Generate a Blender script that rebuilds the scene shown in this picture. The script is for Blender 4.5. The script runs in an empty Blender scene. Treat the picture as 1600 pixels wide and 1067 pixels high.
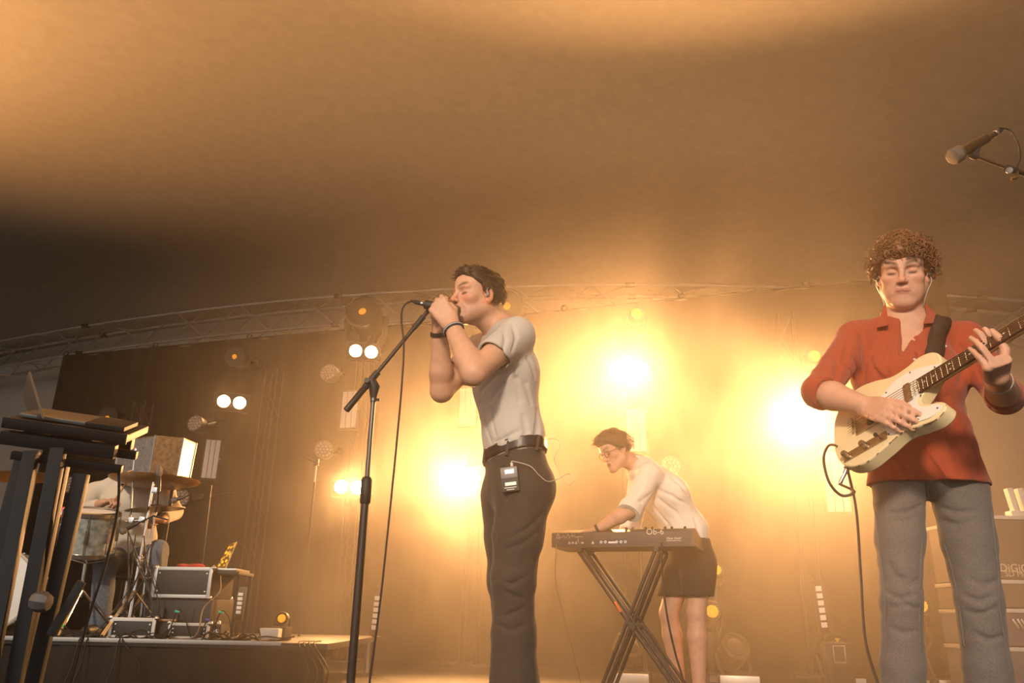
import bpy, bmesh, math, random
import numpy as np
from mathutils import Vector, Matrix, Euler
SC = bpy.context.scene
COL = SC.collection
R = math.radians
random.seed(7)
# ---------------------------------------------------------------- camera
F_PX, PITCH, ROLL, CAM_Z = 1240.0, R(19.2), R(1.2), 0.48
_rt = Vector((1, 0, 0)); _fw = Vector((0, math.cos(PITCH), math.sin(PITCH))); _up = Vector((0, -math.sin(PITCH), math.cos(PITCH)))
CX = _rt*math.cos(ROLL) + _up*math.sin(ROLL)
CY = _up*math.cos(ROLL) - _rt*math.sin(ROLL)
cam = bpy.data.objects.new('camera', bpy.data.cameras.new('camera'))
COL.objects.link(cam)
cam.data.sensor_width = 36.0
cam.data.lens = F_PX*36.0/1600.0
cam.data.clip_start = 0.05
cam.matrix_world = Matrix.Translation((0, 0, CAM_Z)) @ Matrix((CX, CY, -_fw)).transposed().to_4x4()
SC.camera = cam
def ray(px, py):
    return _fw + CX*((px-800.0)/F_PX) + CY*((533.5-py)/F_PX)
def P(px, py, Y):
    d = ray(px, py); return Vector((0, 0, CAM_Z)) + d*(Y/d.y)
def PZ(px, py, Z):
    d = ray(px, py); return Vector((0, 0, CAM_Z)) + d*((Z-CAM_Z)/d.z)
# ---------------------------------------------------------------- world, exposure
w = bpy.data.worlds.new('world'); SC.world = w; w.use_nodes = True
w.node_tree.nodes['Background'].inputs[0].default_value = (1.0, 0.95, 0.90, 1)
w.node_tree.nodes['Background'].inputs[1].default_value = 0.95
vs = SC.view_settings
vs.view_transform = 'Standard'; vs.look = 'None'; vs.gamma = 1.0; vs.use_curve_mapping = False; vs.exposure = 0.0
cy = SC.cycles
cy.use_denoising = True
cy.max_bounces = 6; cy.diffuse_bounces = 2; cy.glossy_bounces = 2; cy.transmission_bounces = 4; cy.volume_bounces = 1; cy.transparent_max_bounces = 12
cy.volume_step_rate = 2.0; cy.volume_max_steps = 64; cy.adaptive_threshold = 0.035
cy.caustics_reflective = False; cy.caustics_refractive = False
AMBER = (1.0, 0.46, 0.15)
def spot(name, loc, aim, watts, angle, blend=0.5, color=AMBER, size=0.08, parent=None):
    l = bpy.data.lights.new(name, 'SPOT'); l.energy = watts; l.color = color
    l.spot_size = R(angle); l.spot_blend = blend; l.shadow_soft_size = size
    o = bpy.data.objects.new(name, l); COL.objects.link(o)
    o.location = loc
    o.rotation_euler = (Vector(aim)-Vector(loc)).to_track_quat('-Z', 'Y').to_euler()
    return o
W_B = (70, 100, 210, 1150, 1450, 1450)                    # watts of the six blinders, left to right
spot('front_fill', (-1.8, -6.0, 4.0), (0.75, 2.9, 1.45), 3500, 23, 0.5, (1.0, 0.75, 0.52), 0.5)      # unseen lamp added to brighten the performers from the front
spot('front_fill', (-4.2, -6.0, 6.2), (-2.75, 5.8, 1.15), 4200, 11, 0.6, (1.0, 0.84, 0.66), 0.4)      # a second unseen one, added to brighten the drums
# ---------------------------------------------------------------- materials
MATS = {}
def mat(name, col, rough=0.6, metal=0.0, bump=0.0, scale=40.0, var=0.0, emit=None, estr=0.0, trans=0.0, spec=0.5, subsurf=0.0, sheen=0.0, kind='noise', detail=4.0):
    if name in MATS: return MATS[name]
    m = bpy.data.materials.new(name); m.use_nodes = True
    nt = m.node_tree; b = nt.nodes['Principled BSDF']
    b.inputs['Base Color'].default_value = (*col, 1); b.inputs['Roughness'].default_value = rough
    b.inputs['Metallic'].default_value = metal; b.inputs['Specular IOR Level'].default_value = spec
    if trans: b.inputs['Transmission Weight'].default_value = trans
    if sheen: b.inputs['Sheen Weight'].default_value = sheen
    if subsurf:
        b.inputs['Subsurface Weight'].default_value = subsurf; b.inputs['Subsurface Scale'].default_value = 0.01
        b.inputs['Subsurface Radius'].default_value = (1.0, 0.35, 0.2)
    if emit: b.inputs['Emission Color'].default_value = (*emit, 1); b.inputs['Emission Strength'].default_value = estr
    if bump or var:
        tc = nt.nodes.new('ShaderNodeTexCoord'); n = nt.nodes.new('ShaderNodeTexNoise')
        n.inputs['Scale'].default_value = scale; n.inputs['Detail'].default_value = detail
        nt.links.new(tc.outputs['Object'], n.inputs['Vector'])
        if kind == 'weave':
            wv = nt.nodes.new('ShaderNodeTexVoronoi'); wv.inputs['Scale'].default_value = scale*4
            nt.links.new(tc.outputs['Object'], wv.inputs['Vector'])
        if bump:
            bp = nt.nodes.new('ShaderNodeBump'); bp.inputs['Strength'].default_value = bump; bp.inputs['Distance'].default_value = 0.004
            nt.links.new((wv.outputs['Distance'] if kind == 'weave' else n.outputs['Fac']), bp.inputs['Height']); nt.links.new(bp.outputs['Normal'], b.inputs['Normal'])
        if var:
            mx = nt.nodes.new('ShaderNodeMix'); mx.data_type = 'RGBA'
            mx.inputs['A'].default_value = (*[c*(1-var) for c in col], 1); mx.inputs['B'].default_value = (*[min(1, c*(1+var)) for c in col], 1)
            rmp = nt.nodes.new('ShaderNodeMapRange'); rmp.inputs['From Min'].default_value = 0.3; rmp.inputs['From Max'].default_value = 0.7
            nt.links.new(n.outputs['Fac'], rmp.inputs['Value']); nt.links.new(rmp.outputs['Result'], mx.inputs['Factor'])
            nt.links.new(mx.outputs['Result'], b.inputs['Base Color'])
    MATS[name] = m; return m
# ---------------------------------------------------------------- mesh builder
class MB:
    def __init__(s): s.v = []; s.f = []
    def add(s, vs, fs):
        o = len(s.v); s.v += [tuple(v) for v in vs]; s.f += [tuple(i+o for i in f) for f in fs]; return s
    def box(s, c, size, rot=None):
        M = rot if rot is not None else Matrix.Identity(3)
        hx, hy, hz = size[0]/2, size[1]/2, size[2]/2; c = Vector(c)
        vs = [c + M @ Vector((x, y, z)) for x in (-hx, hx) for y in (-hy, hy) for z in (-hz, hz)]
        return s.add(vs, [(0,1,3,2),(4,6,7,5),(0,4,5,1),(2,3,7,6),(0,2,6,4),(1,5,7,3)])
    def bbox(s, c, size, b=0.005, rot=None):      # bevelled box
        M = rot if rot is not None else Matrix.Identity(3); c = Vector(c)
        bm = bmesh.new(); bmesh.ops.create_cube(bm, size=1.0)
        for v in bm.verts: v.co = Vector((v.co.x*size[0], v.co.y*size[1], v.co.z*size[2]))
        bmesh.ops.bevel(bm, geom=list(bm.edges), offset=min(b, min(size)*0.45), segments=2, profile=0.7, affect='EDGES')
        bm.verts.index_update()
        s.add([c + M @ v.co for v in bm.verts], [[v.index for v in f.verts] for f in bm.faces]); bm.free(); return s
    def tube(s, pts, r, n=8, cap=True):
        pts = [Vector(p) for p in pts]
        rs = r if isinstance(r, (list, tuple)) else [r]*len(pts)
        rings = []; prev = None
        for i, p in enumerate(pts):
            t = (pts[min(i+1, len(pts)-1)] - pts[max(i-1, 0)])
            t = t.normalized() if t.length > 1e-9 else Vector((0, 0, 1))
            if prev is None:
                a = Vector((0, 0, 1)) if abs(t.z) < 0.9 else Vector((1, 0, 0)); u = t.cross(a).normalized()
            else:
                u = (prev - t*prev.dot(t)); u = u.normalized() if u.length > 1e-9 else t.orthogonal().normalized()
            prev = u; v = t.cross(u)
            rings.append([p + (u*math.cos(2*math.pi*k/n) + v*math.sin(2*math.pi*k/n))*rs[i] for k in range(n)])
        vs = [q for rg in rings for q in rg]; fs = []
        for i in range(len(pts)-1):
            for k in range(n):
                fs.append((i*n+k, i*n+(k+1) % n, (i+1)*n+(k+1) % n, (i+1)*n+k))
        if cap: fs.append(tuple(range(n-1, -1, -1))); fs.append(tuple((len(pts)-1)*n+k for k in range(n)))
        return s.add(vs, fs)
    def lathe(s, prof, c=(0,0,0), axis=(0,0,1), n=24, a0=0.0, a1=2*math.pi):   # prof: (radius, height)
        ax = Vector(axis).normalized(); u = ax.orthogonal().normalized(); v = ax.cross(u); c = Vector(c)
        full = abs(a1-a0) > 6.28; m = n if full else n+1
        vs = [c + ax*h + (u*math.cos(a0+(a1-a0)*k/n) + v*math.sin(a0+(a1-a0)*k/n))*r for (r, h) in prof for k in range(m)]
        fs = []
        for i in range(len(prof)-1):
            for k in range(n):
                k2 = (k+1) % m; fs.append((i*m+k, i*m+k2, (i+1)*m+k2, (i+1)*m+k))
        return s.add(vs, fs)
    def prism(s, outline, frame, depth):           # outline 2d list, frame (origin, u, v), extruded along -w
        o, u, v = [Vector(q) for q in frame]; wv = u.cross(v).normalized(); n = len(outline)
        a = [o + u*x + v*y for x, y in outline]; b = [q - wv*depth for q in a]
        return s.add(a+b, [tuple(range(n)), tuple(range(2*n-1, n-1, -1))] + [(i, i+n, (i+1) % n + n, (i+1) % n) for i in range(n)])
    def sphere(s, c, r, n=12, m=8, scale=(1,1,1), rot=None):
        M = rot if rot is not None else Matrix.Identity(3); c = Vector(c); vs = []; fs = []
        for i in range(m+1):
            th = math.pi*i/m
            for k in range(n):
                ph = 2*math.pi*k/n
                vs.append(c + M @ Vector((r*scale[0]*math.sin(th)*math.cos(ph), r*scale[1]*math.sin(th)*math.sin(ph), r*scale[2]*math.cos(th))))
        for i in range(m):
            for k in range(n): fs.append((i*n+k, i*n+(k+1) % n, (i+1)*n+(k+1) % n, (i+1)*n+k))
        return s.add(vs, fs)
    def mesh(s, name, smooth=False):
        me = bpy.data.meshes.new(name); me.from_pydata(s.v, [], s.f); me.update()
        bm = bmesh.new(); bm.from_mesh(me)
        bmesh.ops.remove_doubles(bm, verts=list(bm.verts), dist=1e-6)
        bmesh.ops.recalc_face_normals(bm, faces=list(bm.faces)); bm.to_mesh(me); bm.free()
        if smooth:
            me.polygons.foreach_set('use_smooth', [True]*len(me.polygons))
            try: me.set_sharp_from_angle(angle=R(40))
            except Exception: pass
        return me
    def build(s, name, m, parent=None, smooth=True, kind=None):
        o = bpy.data.objects.new(name, s.mesh(name, smooth)); COL.objects.link(o); o.data.materials.append(m)
        if parent is not None: attach(o, parent)
        if kind: o['kind'] = kind
        return o
def wpos(o): return o.matrix_basis if o.parent is None else wpos(o.parent) @ o.matrix_parent_inverse @ o.matrix_basis
def attach(o, parent):
    o.parent = parent; o.matrix_parent_inverse = wpos(parent).inverted()
def empty(name, loc=(0,0,0), rz=0.0, label=None, cat=None, group=None):
    o = bpy.data.objects.new(name, None); COL.objects.link(o); o.location = loc; o.rotation_euler = (0, 0, rz); o.empty_display_size = 0.1
    return tag(o, label, cat, group)
def tag(o, label=None, cat=None, group=None, kind=None):
    if label: o['label'] = label
    if cat: o['category'] = cat
    if group: o['group'] = group
    if kind: o['kind'] = kind
    return o
def copy_tree(o, parent=None, M=None):
    c = o.copy(); COL.objects.link(c)
    if parent is not None: c.parent = parent; c.matrix_parent_inverse = o.matrix_parent_inverse.copy()
    if M is not None: c.matrix_basis = M
    for ch in [x for x in COL.objects if x.parent == o]: copy_tree(ch, c)
    return c
def spline(pts, n=8):                              # Catmull-Rom through points
    pts = [Vector(p) for p in pts]; q = [pts[0]*2-pts[1]] + pts + [pts[-1]*2-pts[-2]]; out = []
    for i in range(1, len(q)-2):
        for k in range(n):
            t = k/n; a, b, c, d = q[i-1], q[i], q[i+1], q[i+2]
            out.append(0.5*((2*b) + (c-a)*t + (2*a-5*b+4*c-d)*t*t + (3*b-a-3*c+d)*t**3))
    out.append(pts[-1]); return out
def text_obj(body, size, M, m, name, parent=None, depth=0.0005, bold=0.0, align='CENTER', shear=0.0):
    cu = bpy.data.curves.new(name, 'FONT'); cu.body = body; cu.size = size; cu.extrude = depth; cu.align_x = align; cu.align_y = 'CENTER'; cu.offset = bold; cu.shear = shear; cu.resolution_u = 3
    t = bpy.data.objects.new(name, cu); COL.objects.link(t)
    dg = bpy.context.evaluated_depsgraph_get(); me = bpy.data.meshes.new_from_object(t.evaluated_get(dg)); COL.objects.unlink(t); bpy.data.objects.remove(t)
    me.transform(M); me.materials.clear(); me.materials.append(m); me.name = name
    o = bpy.data.objects.new(name, me); COL.objects.link(o)
    if parent is not None: attach(o, parent)
    return o
def frameM(o, x, z):                               # 4x4 with columns x, y=z×x, z at origin o
    x = Vector(x).normalized(); z = Vector(z); z = (z - x*z.dot(x)).normalized(); y = z.cross(x)
    return Matrix((x, y, z)).transposed().to_4x4() if o is None else Matrix.Translation(Vector(o)) @ Matrix((x, y, z)).transposed().to_4x4()
BLACK = mat('black_metal', (0.012, 0.011, 0.010), 0.45)
BLKPL = mat('black_plastic', (0.018, 0.016, 0.015), 0.55, bump=0.1, scale=200)
CHROME = mat('chrome', (0.75, 0.72, 0.68), 0.18, 1.0)
ALU = mat('truss_aluminium', (0.55, 0.53, 0.50), 0.38, 1.0)
STEEL = mat('brushed_steel', (0.42, 0.40, 0.38), 0.35, 1.0, bump=0.05, scale=60)
RUBBER = mat('cable_rubber', (0.012, 0.011, 0.010), 0.6)
# ---------------------------------------------------------------- the stage frame: back line from A to B, n points to the audience
BA = Vector((-6.6, 11.15, 0)); BU = Vector((10.8, -2.45, 0)).normalized(); BN = Vector((BU.y, -BU.x, 0))
BN = BN if BN.y < 0 else -BN
BROT = Matrix((BU, -BN, Vector((0, 0, 1)))).transposed()       # columns: along the back line, away from the audience, up
BRZ = math.atan2(BU.y, BU.x)
def S(s, t, z): return BA + BU*s + BN*t + Vector((0, 0, z))    # s along the back line, t towards the audience
def PB(px, py, t=0.0):                                         # pixel ray meets the plane t in front of the back line
    d = ray(px, py); o = Vector((0, 0, CAM_Z)); q = S(0, t, 0)
    return o + d*((q-o).dot(BN)/d.dot(BN))
SC0 = 4.4                                                      # arch centre along s
def arch(s): return 4.52 - 0.0094*(s-SC0)**2
M_DRAPE = mat('black_drape', (0.009, 0.007, 0.006), 0.95, bump=0.3, scale=30)
M_TENT = mat('tent_canvas', (0.56, 0.53, 0.49), 0.85, bump=0.12, scale=9, var=0.05)
M_FLOOR = mat('stage_floor', (0.030, 0.026, 0.023), 0.6, bump=0.2, scale=50)
fl = MB().box(S(5, 4.0, -0.05), (26, 17, 0.1), BROT).build('floor', M_FLOOR, smooth=False); tag(fl, kind='structure')
# grounds under and before the stage
gr = MB().box((0, -1.0, -1.15), (60, 60, 0.1)).build('ground', mat('ground_grass', (0.06, 0.08, 0.03), 0.9, bump=0.5, scale=6, var=0.4), smooth=False); tag(gr, kind='structure')
def sheet(name, m, fn, nu, nv, thick=0.02):
    vs = [fn(i/nu, j/nv) for j in range(nv+1) for i in range(nu+1)]
    fs = [(j*(nu+1)+i, j*(nu+1)+i+1, (j+1)*(nu+1)+i+1, (j+1)*(nu+1)+i) for j in range(nv) for i in range(nu)]
    o = MB().add(vs, fs).build(name, m)
    md = o.modifiers.new('thickness', 'SOLIDIFY'); md.thickness = thick
    return tag(o, kind='structure')
TB = -1.6                                                      # canvas back wall behind the truss
RISE = 0.06
def roof_z(s, t): return arch(s) + 0.62 + RISE*(t-TB)
sheet('ceiling', M_TENT, lambda u, v: S(-7+24*u, TB+14.5*v, roof_z(-7+24*u, TB+14.5*v) + 0.05*math.sin(v*math.pi*5)**2), 60, 40)
sheet('wall_back', M_TENT, lambda u, v: S(-7+24*u, TB-0.02, -0.05+(roof_z(-7+24*u, TB)+0.1)*v), 40, 6)
for nm, sx in (('wall_left', -7), ('wall_right', 17)):
    sheet(nm, M_TENT, lambda u, v, sx=sx: S(sx, TB+12.5*u, -0.05+(roof_z(sx, TB+12.5*u)+0.1)*v), 10, 6)
# welded seams of the roof canvas
for k, s in enumerate([-3.6, -1.4, 0.8, 3.0, 5.2, 7.4, 9.6, 11.8]):
    mb = MB()
    pts = [S(s, TB+0.1+14.2*j/40, roof_z(s, TB+0.1+14.2*j/40)+0.05*math.sin((0.1+14.2*j/40)/14.5*math.pi*5)**2 - 0.012) for j in range(41)]
    vs = [q + BU*d for q in pts for d in (-0.035, 0.035)]
    mb.add(vs, [(2*i, 2*i+1, 2*i+3, 2*i+2) for i in range(40)])
    o = mb.build('trim_%d' % (k+1), M_TENT, smooth=True); tag(o, kind='structure')
# black drape: hangs in soft folds, top edge follows its rope
DT = [(98, 556), (300, 537), (500, 518), (700, 502), (830, 490), (980, 474), (1100, 462), (1230, 450), (1350, 439), (1474, 428)]
dpts = [PB(x, y) for x, y in DT]; ds = [(q-BA).dot(BU) for q in dpts]; dz = [q.z for q in dpts]
S0, S1 = ds[0], ds[-1]
def drape_z(s): return float(np.interp(s, ds, dz))
def drape_fn(u, v):
    s = S0+(S1-S0)*u; zt = drape_z(s) - 0.02*abs(math.sin(s*2.6))
    f = 0.035*math.sin(s*9.0+0.8*math.sin(s*2.1)) + 0.02*math.sin(s*21.0)
    return S(s, f*(1-0.5*v) - 0.02, zt*v)
drp = sheet('drape', M_DRAPE, drape_fn, 260, 10, 0.012); del drp['kind']
tag(drp, 'long black stage drape hanging across the back below the truss', 'drape')
for k in range(9):                                             # tie loops on the rope
    s = S0+0.05+(S1-S0-0.1)*k/8; c = S(s, 0.0, drape_z(s)+0.03)
    MB().lathe([(0.035+0.01*math.cos(a), 0.01*math.sin(a)) for a in [i*math.pi/3 for i in range(7)]], c, BN, 10).build('tie_loop', BLACK, drp)
MB().tube([S(s, -0.02, drape_z(s)+0.0) for s in np.linspace(S0, S1, 14)], 0.014, 6).build('drape_rope', BLACK, drp)
# arched box truss
def make_truss():
    tr = empty('arched_truss', S(SC0, -0.9, arch(SC0)), label='arched aluminium box truss spanning the stage under the canvas roof', cat='truss')
    H, D, t0, s0, s1 = 0.46, 0.42, -0.75, -6.9, 16.9
    def pt(s, hi, bk): return S(s, t0 - (D if bk else 0), arch(s) + (H if hi else 0))
    N = 44; ss = np.linspace(s0, s1, N+1)
    for hi in (0, 1):
        for bk in (0, 1):
            MB().tube([pt(s, hi, bk) for s in ss], 0.026, 8).build('chord', ALU, tr)
    br = MB().tube([(0, 0, 0), (0, 0, 1)], 0.011, 6).mesh('brace', True); br.materials.append(ALU)
    def brace(a, b):
        o = bpy.data.objects.new('brace', br); COL.objects.link(o); d = b-a
        o.matrix_basis = Matrix.Translation(a) @ d.to_track_quat('Z', 'Y').to_matrix().to_4x4() @ Matrix.Diagonal((1, 1, d.length, 1)); attach(o, tr)
    for i in range(N):
        a, b = ss[i], ss[i+1]; e = i % 2
        brace(pt(a, e, 0), pt(b, 1-e, 0)); brace(pt(a, e, 1), pt(b, 1-e, 1))
        brace(pt(a, 0, e), pt(b, 0, 1-e)); brace(pt(a, 1, e), pt(b, 1, 1-e))
    for i in range(4, N, 8):                                   # joint collars
        for hi in (0, 1):
            for bk in (0, 1):
                q = pt(ss[i], hi, bk); MB().tube([q-BU*0.06, q+BU*0.06], 0.036, 8).build('coupler', BLACK, tr)
    return tr
make_truss()
# ---------------------------------------------------------------- smooth-union body modelling (surface nets over distance fields)
def V3(p): return np.array(p, dtype=np.float32)
class Cone:                                       # tapered capsule, optional wide axis w stretched by f
    def __init__(s, a, b, ra, rb=None, w=None, f=1.0):
        rb = ra if rb is None else rb
        s.a, s.b, s.ra, s.rb = V3(a), V3(b), ra, rb; s.w = None if w is None else V3(Vector(w).normalized()); s.f = f
        s.c = (s.a+s.b)/2; s.R = float(np.linalg.norm(s.b-s.a))/2 + max(ra, rb)*max(1.0, f)
    def d(s, p):
        ab = s.b-s.a; q = p-s.a; t = np.clip((q@ab)/max(float(ab@ab), 1e-9), 0, 1); q = q - t[:, None]*ab
        if s.w is not None:
            k = q@s.w; q = q - np.outer(k*(1-1/s.f), s.w)
        return np.sqrt((q*q).sum(1)) - (s.ra+(s.rb-s.ra)*t)
class Ell:                                        # ellipsoid, rot = 3x3 columns of its axes
    def __init__(s, c, r, rot=None):
        s.c, s.r = V3(c), V3(r); s.m = np.eye(3, dtype=np.float32) if rot is None else np.array(rot, dtype=np.float32); s.R = float(max(r))
    def d(s, p):
        q = (p-s.c)@s.m; k0 = np.sqrt(((q/s.r)**2).sum(1)); k1 = np.sqrt(((q/(s.r*s.r))**2).sum(1))
        return np.where(k1 < 1e-6, -s.r.min(), k0*(k0-1)/np.maximum(k1, 1e-6))
class RBox:
    def __init__(s, c, h, rot=None, r=0.01):
        s.c, s.h, s.rr = V3(c), V3(h), r; s.m = np.eye(3, dtype=np.float32) if rot is None else np.array(rot, dtype=np.float32); s.R = float(np.linalg.norm(s.h))
    def d(s, p):
        q = np.abs((p-s.c)@s.m) - (s.h-s.rr)
        return np.sqrt((np.maximum(q, 0)**2).sum(1)) + np.minimum(q.max(1), 0) - s.rr
class Shape:
    def __init__(s): s.ops = []
    def u(s, prim, k=0.015): s.ops.append(('u', prim, k)); return s
    def sub(s, prim, k=0.006): s.ops.append(('s', prim, k)); return s
    def cut(s, pt, n): s.ops.append(('c', V3(pt), V3(Vector(n).normalized()))); return s      # keeps the side n points away from
    def disp(s, fn): s.ops.append(('d', fn, 0)); return s
    def off(s, o): s.ops.append(('o', o, 0)); return s
    def d(s, p):
        D = np.full(len(p), 9.0, dtype=np.float32)
        for op, a, k in s.ops:
            if op in 'us':
                r2 = ((p-a.c)**2).sum(1); m = np.where(r2 < (a.R+0.10+k)**2)[0]
                if not len(m): continue
                e = a.d(p[m]); c = D[m]
                if op == 'u':
                    h = np.clip(0.5+0.5*(c-e)/k, 0, 1); D[m] = c*(1-h) + e*h - k*h*(1-h)
                else:
                    e = -e; h = np.clip(0.5-0.5*(c-e)/k, 0, 1); D[m] = c*(1-h) + e*h + k*h*(1-h)
            elif op == 'c': D = np.maximum(D, (p-a)@k)
            elif op == 'd':
                m = np.where(np.abs(D) < 0.06)[0]
                if len(m): D[m] += a(p[m])
            elif op == 'o': D = D - a
        return D
def hit(shape, px, py, t0=1.5, t1=8.0):          # where the view ray through a pixel meets the shape
    d = np.array(ray(px, py).normalized(), dtype=np.float32); o = np.array((0, 0, CAM_Z), dtype=np.float32); t = t0
    for _ in range(160):
        e = float(shape.d((o+d*t)[None])[0]); t += max(min(e*.7, .05), .0006)
        if e < .0008: return Vector(o+d*t)
        if t > t1: break
    return None
def crease(sh, base, pts, r=.004, k=.012, add=False):    # a fold drawn along surface points given as pixels
    q = [hit(base, x, y) for x, y in pts]; q = [a for a in q if a is not None]
    for i, (a, b) in enumerate(zip(q[:-1], q[1:])):
        n = len(q)-1; ra = r*math.sin(math.pi*(i+.35)/(n+.7)); rb = r*math.sin(math.pi*(i+1.35)/(n+.7))
        (sh.u if add else sh.sub)(Cone(a, b, ra, rb), k)
def axis_grid(segs):                              # [(start, end, step), ...] -> coordinates
    out = []
    for a, b, h in segs: out += list(np.arange(a, b-h*0.5, h))
    out.append(segs[-1][1]); return np.array(out, dtype=np.float32)
def net(shape, xs, ys, zs):
    nx, ny, nz = len(xs), len(ys), len(zs); ST = 4
    ci = [np.unique(np.append(np.arange(0, n, ST), n-1)) for n in (nx, ny, nz)]
    cx, cy_, cz = xs[ci[0]], ys[ci[1]], zs[ci[2]]
    g = np.stack(np.meshgrid(cx, cy_, cz, indexing='ij'), -1).reshape(-1, 3)
    dc = shape.d(g).reshape(len(cx), len(cy_), len(cz))
    near = [np.clip(np.round(np.arange(n)/ST).astype(int), 0, len(c)-1) for n, c in zip((nx, ny, nz), ci)]
    D = dc[np.ix_(*near)].astype(np.float32)
    hx, hy, hz = [np.gradient(a).astype(np.float32) for a in (xs, ys, zs)]
    bz = np.array([hz[max(0, k-ST):k+ST+1].max() for k in range(nz)]); hh = np.sqrt(hx.max()**2 + hy.max()**2 + bz**2)*ST*0.5
    idx = np.where(np.abs(D) < (hh*1.15)[None, None, :] + .010)
    for o in range(0, len(idx[0]), 400000):
        sl = slice(o, o+400000); I, J, K = idx[0][sl], idx[1][sl], idx[2][sl]
        D[I, J, K] = shape.d(np.stack([xs[I], ys[J], zs[K]], 1))
    D[[0, -1]] = np.abs(D[[0, -1]])+1e-4; D[:, [0, -1]] = np.abs(D[:, [0, -1]])+1e-4; D[:, :, [0, -1]] = np.abs(D[:, :, [0, -1]])+1e-4
    neg = D < 0
    cnt = np.zeros((nx-1, ny-1, nz-1), dtype=np.int8)
    for a in (0, 1):
        for b in (0, 1):
            for c in (0, 1): cnt += neg[a:nx-1+a, b:ny-1+b, c:nz-1+c]
    I, J, K = np.where((cnt > 0) & (cnt < 8))
    vid = np.full(cnt.shape, -1, dtype=np.int32); vid[I, J, K] = np.arange(len(I))
    acc = np.zeros((len(I), 3), dtype=np.float64); num = np.zeros(len(I))
    for ax in range(3):
        for b in (0, 1):
            for c in (0, 1):
                o0 = [0, 0, 0]; o1 = [0, 0, 0]; oth = [q for q in range(3) if q != ax]
                o0[oth[0]] = o1[oth[0]] = b; o0[oth[1]] = o1[oth[1]] = c; o1[ax] = 1
                i0, j0, k0 = I+o0[0], J+o0[1], K+o0[2]; i1, j1, k1 = I+o1[0], J+o1[1], K+o1[2]
                d0, d1 = D[i0, j0, k0], D[i1, j1, k1]; m = (d0 < 0) != (d1 < 0)
                t = np.where(m, d0/np.where(m, d0-d1, 1), 0)
                pa = np.stack([xs[i0], ys[j0], zs[k0]], 1); pb = np.stack([xs[i1], ys[j1], zs[k1]], 1)
                acc += (pa + (pb-pa)*t[:, None])*m[:, None]; num += m
    verts = acc/num[:, None]
    quads = []
    for ax in range(3):
        sl0 = [slice(None)]*3; sl1 = [slice(None)]*3; sl0[ax] = slice(0, -1); sl1[ax] = slice(1, None)
        ch = neg[tuple(sl0)] != neg[tuple(sl1)]
        e = np.array(np.where(ch)).T; u, v = (ax+1) % 3, (ax+2) % 3
        dim = cnt.shape
        e = e[(e[:, u] > 0) & (e[:, v] > 0) & (e[:, u] < dim[u]) & (e[:, v] < dim[v])]
        q = []
        for du, dv in ((-1, -1), (0, -1), (0, 0), (-1, 0)):
            c = e.copy(); c[:, u] += du; c[:, v] += dv; q.append(vid[c[:, 0], c[:, 1], c[:, 2]])
        q = np.stack(q, 1); ins = neg[e[:, 0], e[:, 1], e[:, 2]]
        q[~ins] = q[~ins][:, ::-1]; quads.append(q)
    quads = np.concatenate(quads); quads = quads[(quads >= 0).all(1)]
    return verts, quads
def np_mesh(name, verts, quads, m, parent=None, color=None, smooth=True):
    me = bpy.data.meshes.new(name); n, f = len(verts), len(quads)
    me.vertices.add(n); me.vertices.foreach_set('co', np.ascontiguousarray(verts, dtype=np.float32).ravel())
    me.loops.add(f*4); me.loops.foreach_set('vertex_index', np.ascontiguousarray(quads, dtype=np.int32).ravel())
    me.polygons.add(f); me.polygons.foreach_set('loop_start', np.arange(f, dtype=np.int32)*4)
    me.polygons.foreach_set('use_smooth', np.ones(f, dtype=bool)); me.update(calc_edges=True); me.validate()
    if color is not None:
        at = me.color_attributes.new('tint', 'FLOAT_COLOR', 'POINT')
        c = np.ones((n, 4), dtype=np.float32); c[:, :3] = color; at.data.foreach_set('color', c.ravel())
    me.materials.append(m); o = bpy.data.objects.new(name, me); COL.objects.link(o)
    if parent is not None: attach(o, parent)
    return o
_rs = np.random.RandomState(3)
_WK = [(_rs.normal(size=(7, 3)).astype(np.float32), _rs.uniform(0, 6.28, 7).astype(np.float32)) for _ in range(6)]
def wob(p, freq, seed=0):                         # smooth pseudo-noise in -1..1
    k, ph = _WK[seed % 6]; return np.sin((p*freq)@k.T + ph).sum(1)/4.0
def folds(p, direction, freq, amp, seed=0, warp=0.5):   # cloth folds: ridges across a direction, broken up
    d = V3(Vector(direction).normalized()); x = (p@d)*freq + wob(p, freq*0.09, seed)*warp*4
    msk = np.clip(0.1+0.9*wob(p, 8.0, seed+1), 0, 1)
    return amp*msk*np.sin(x)
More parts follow.
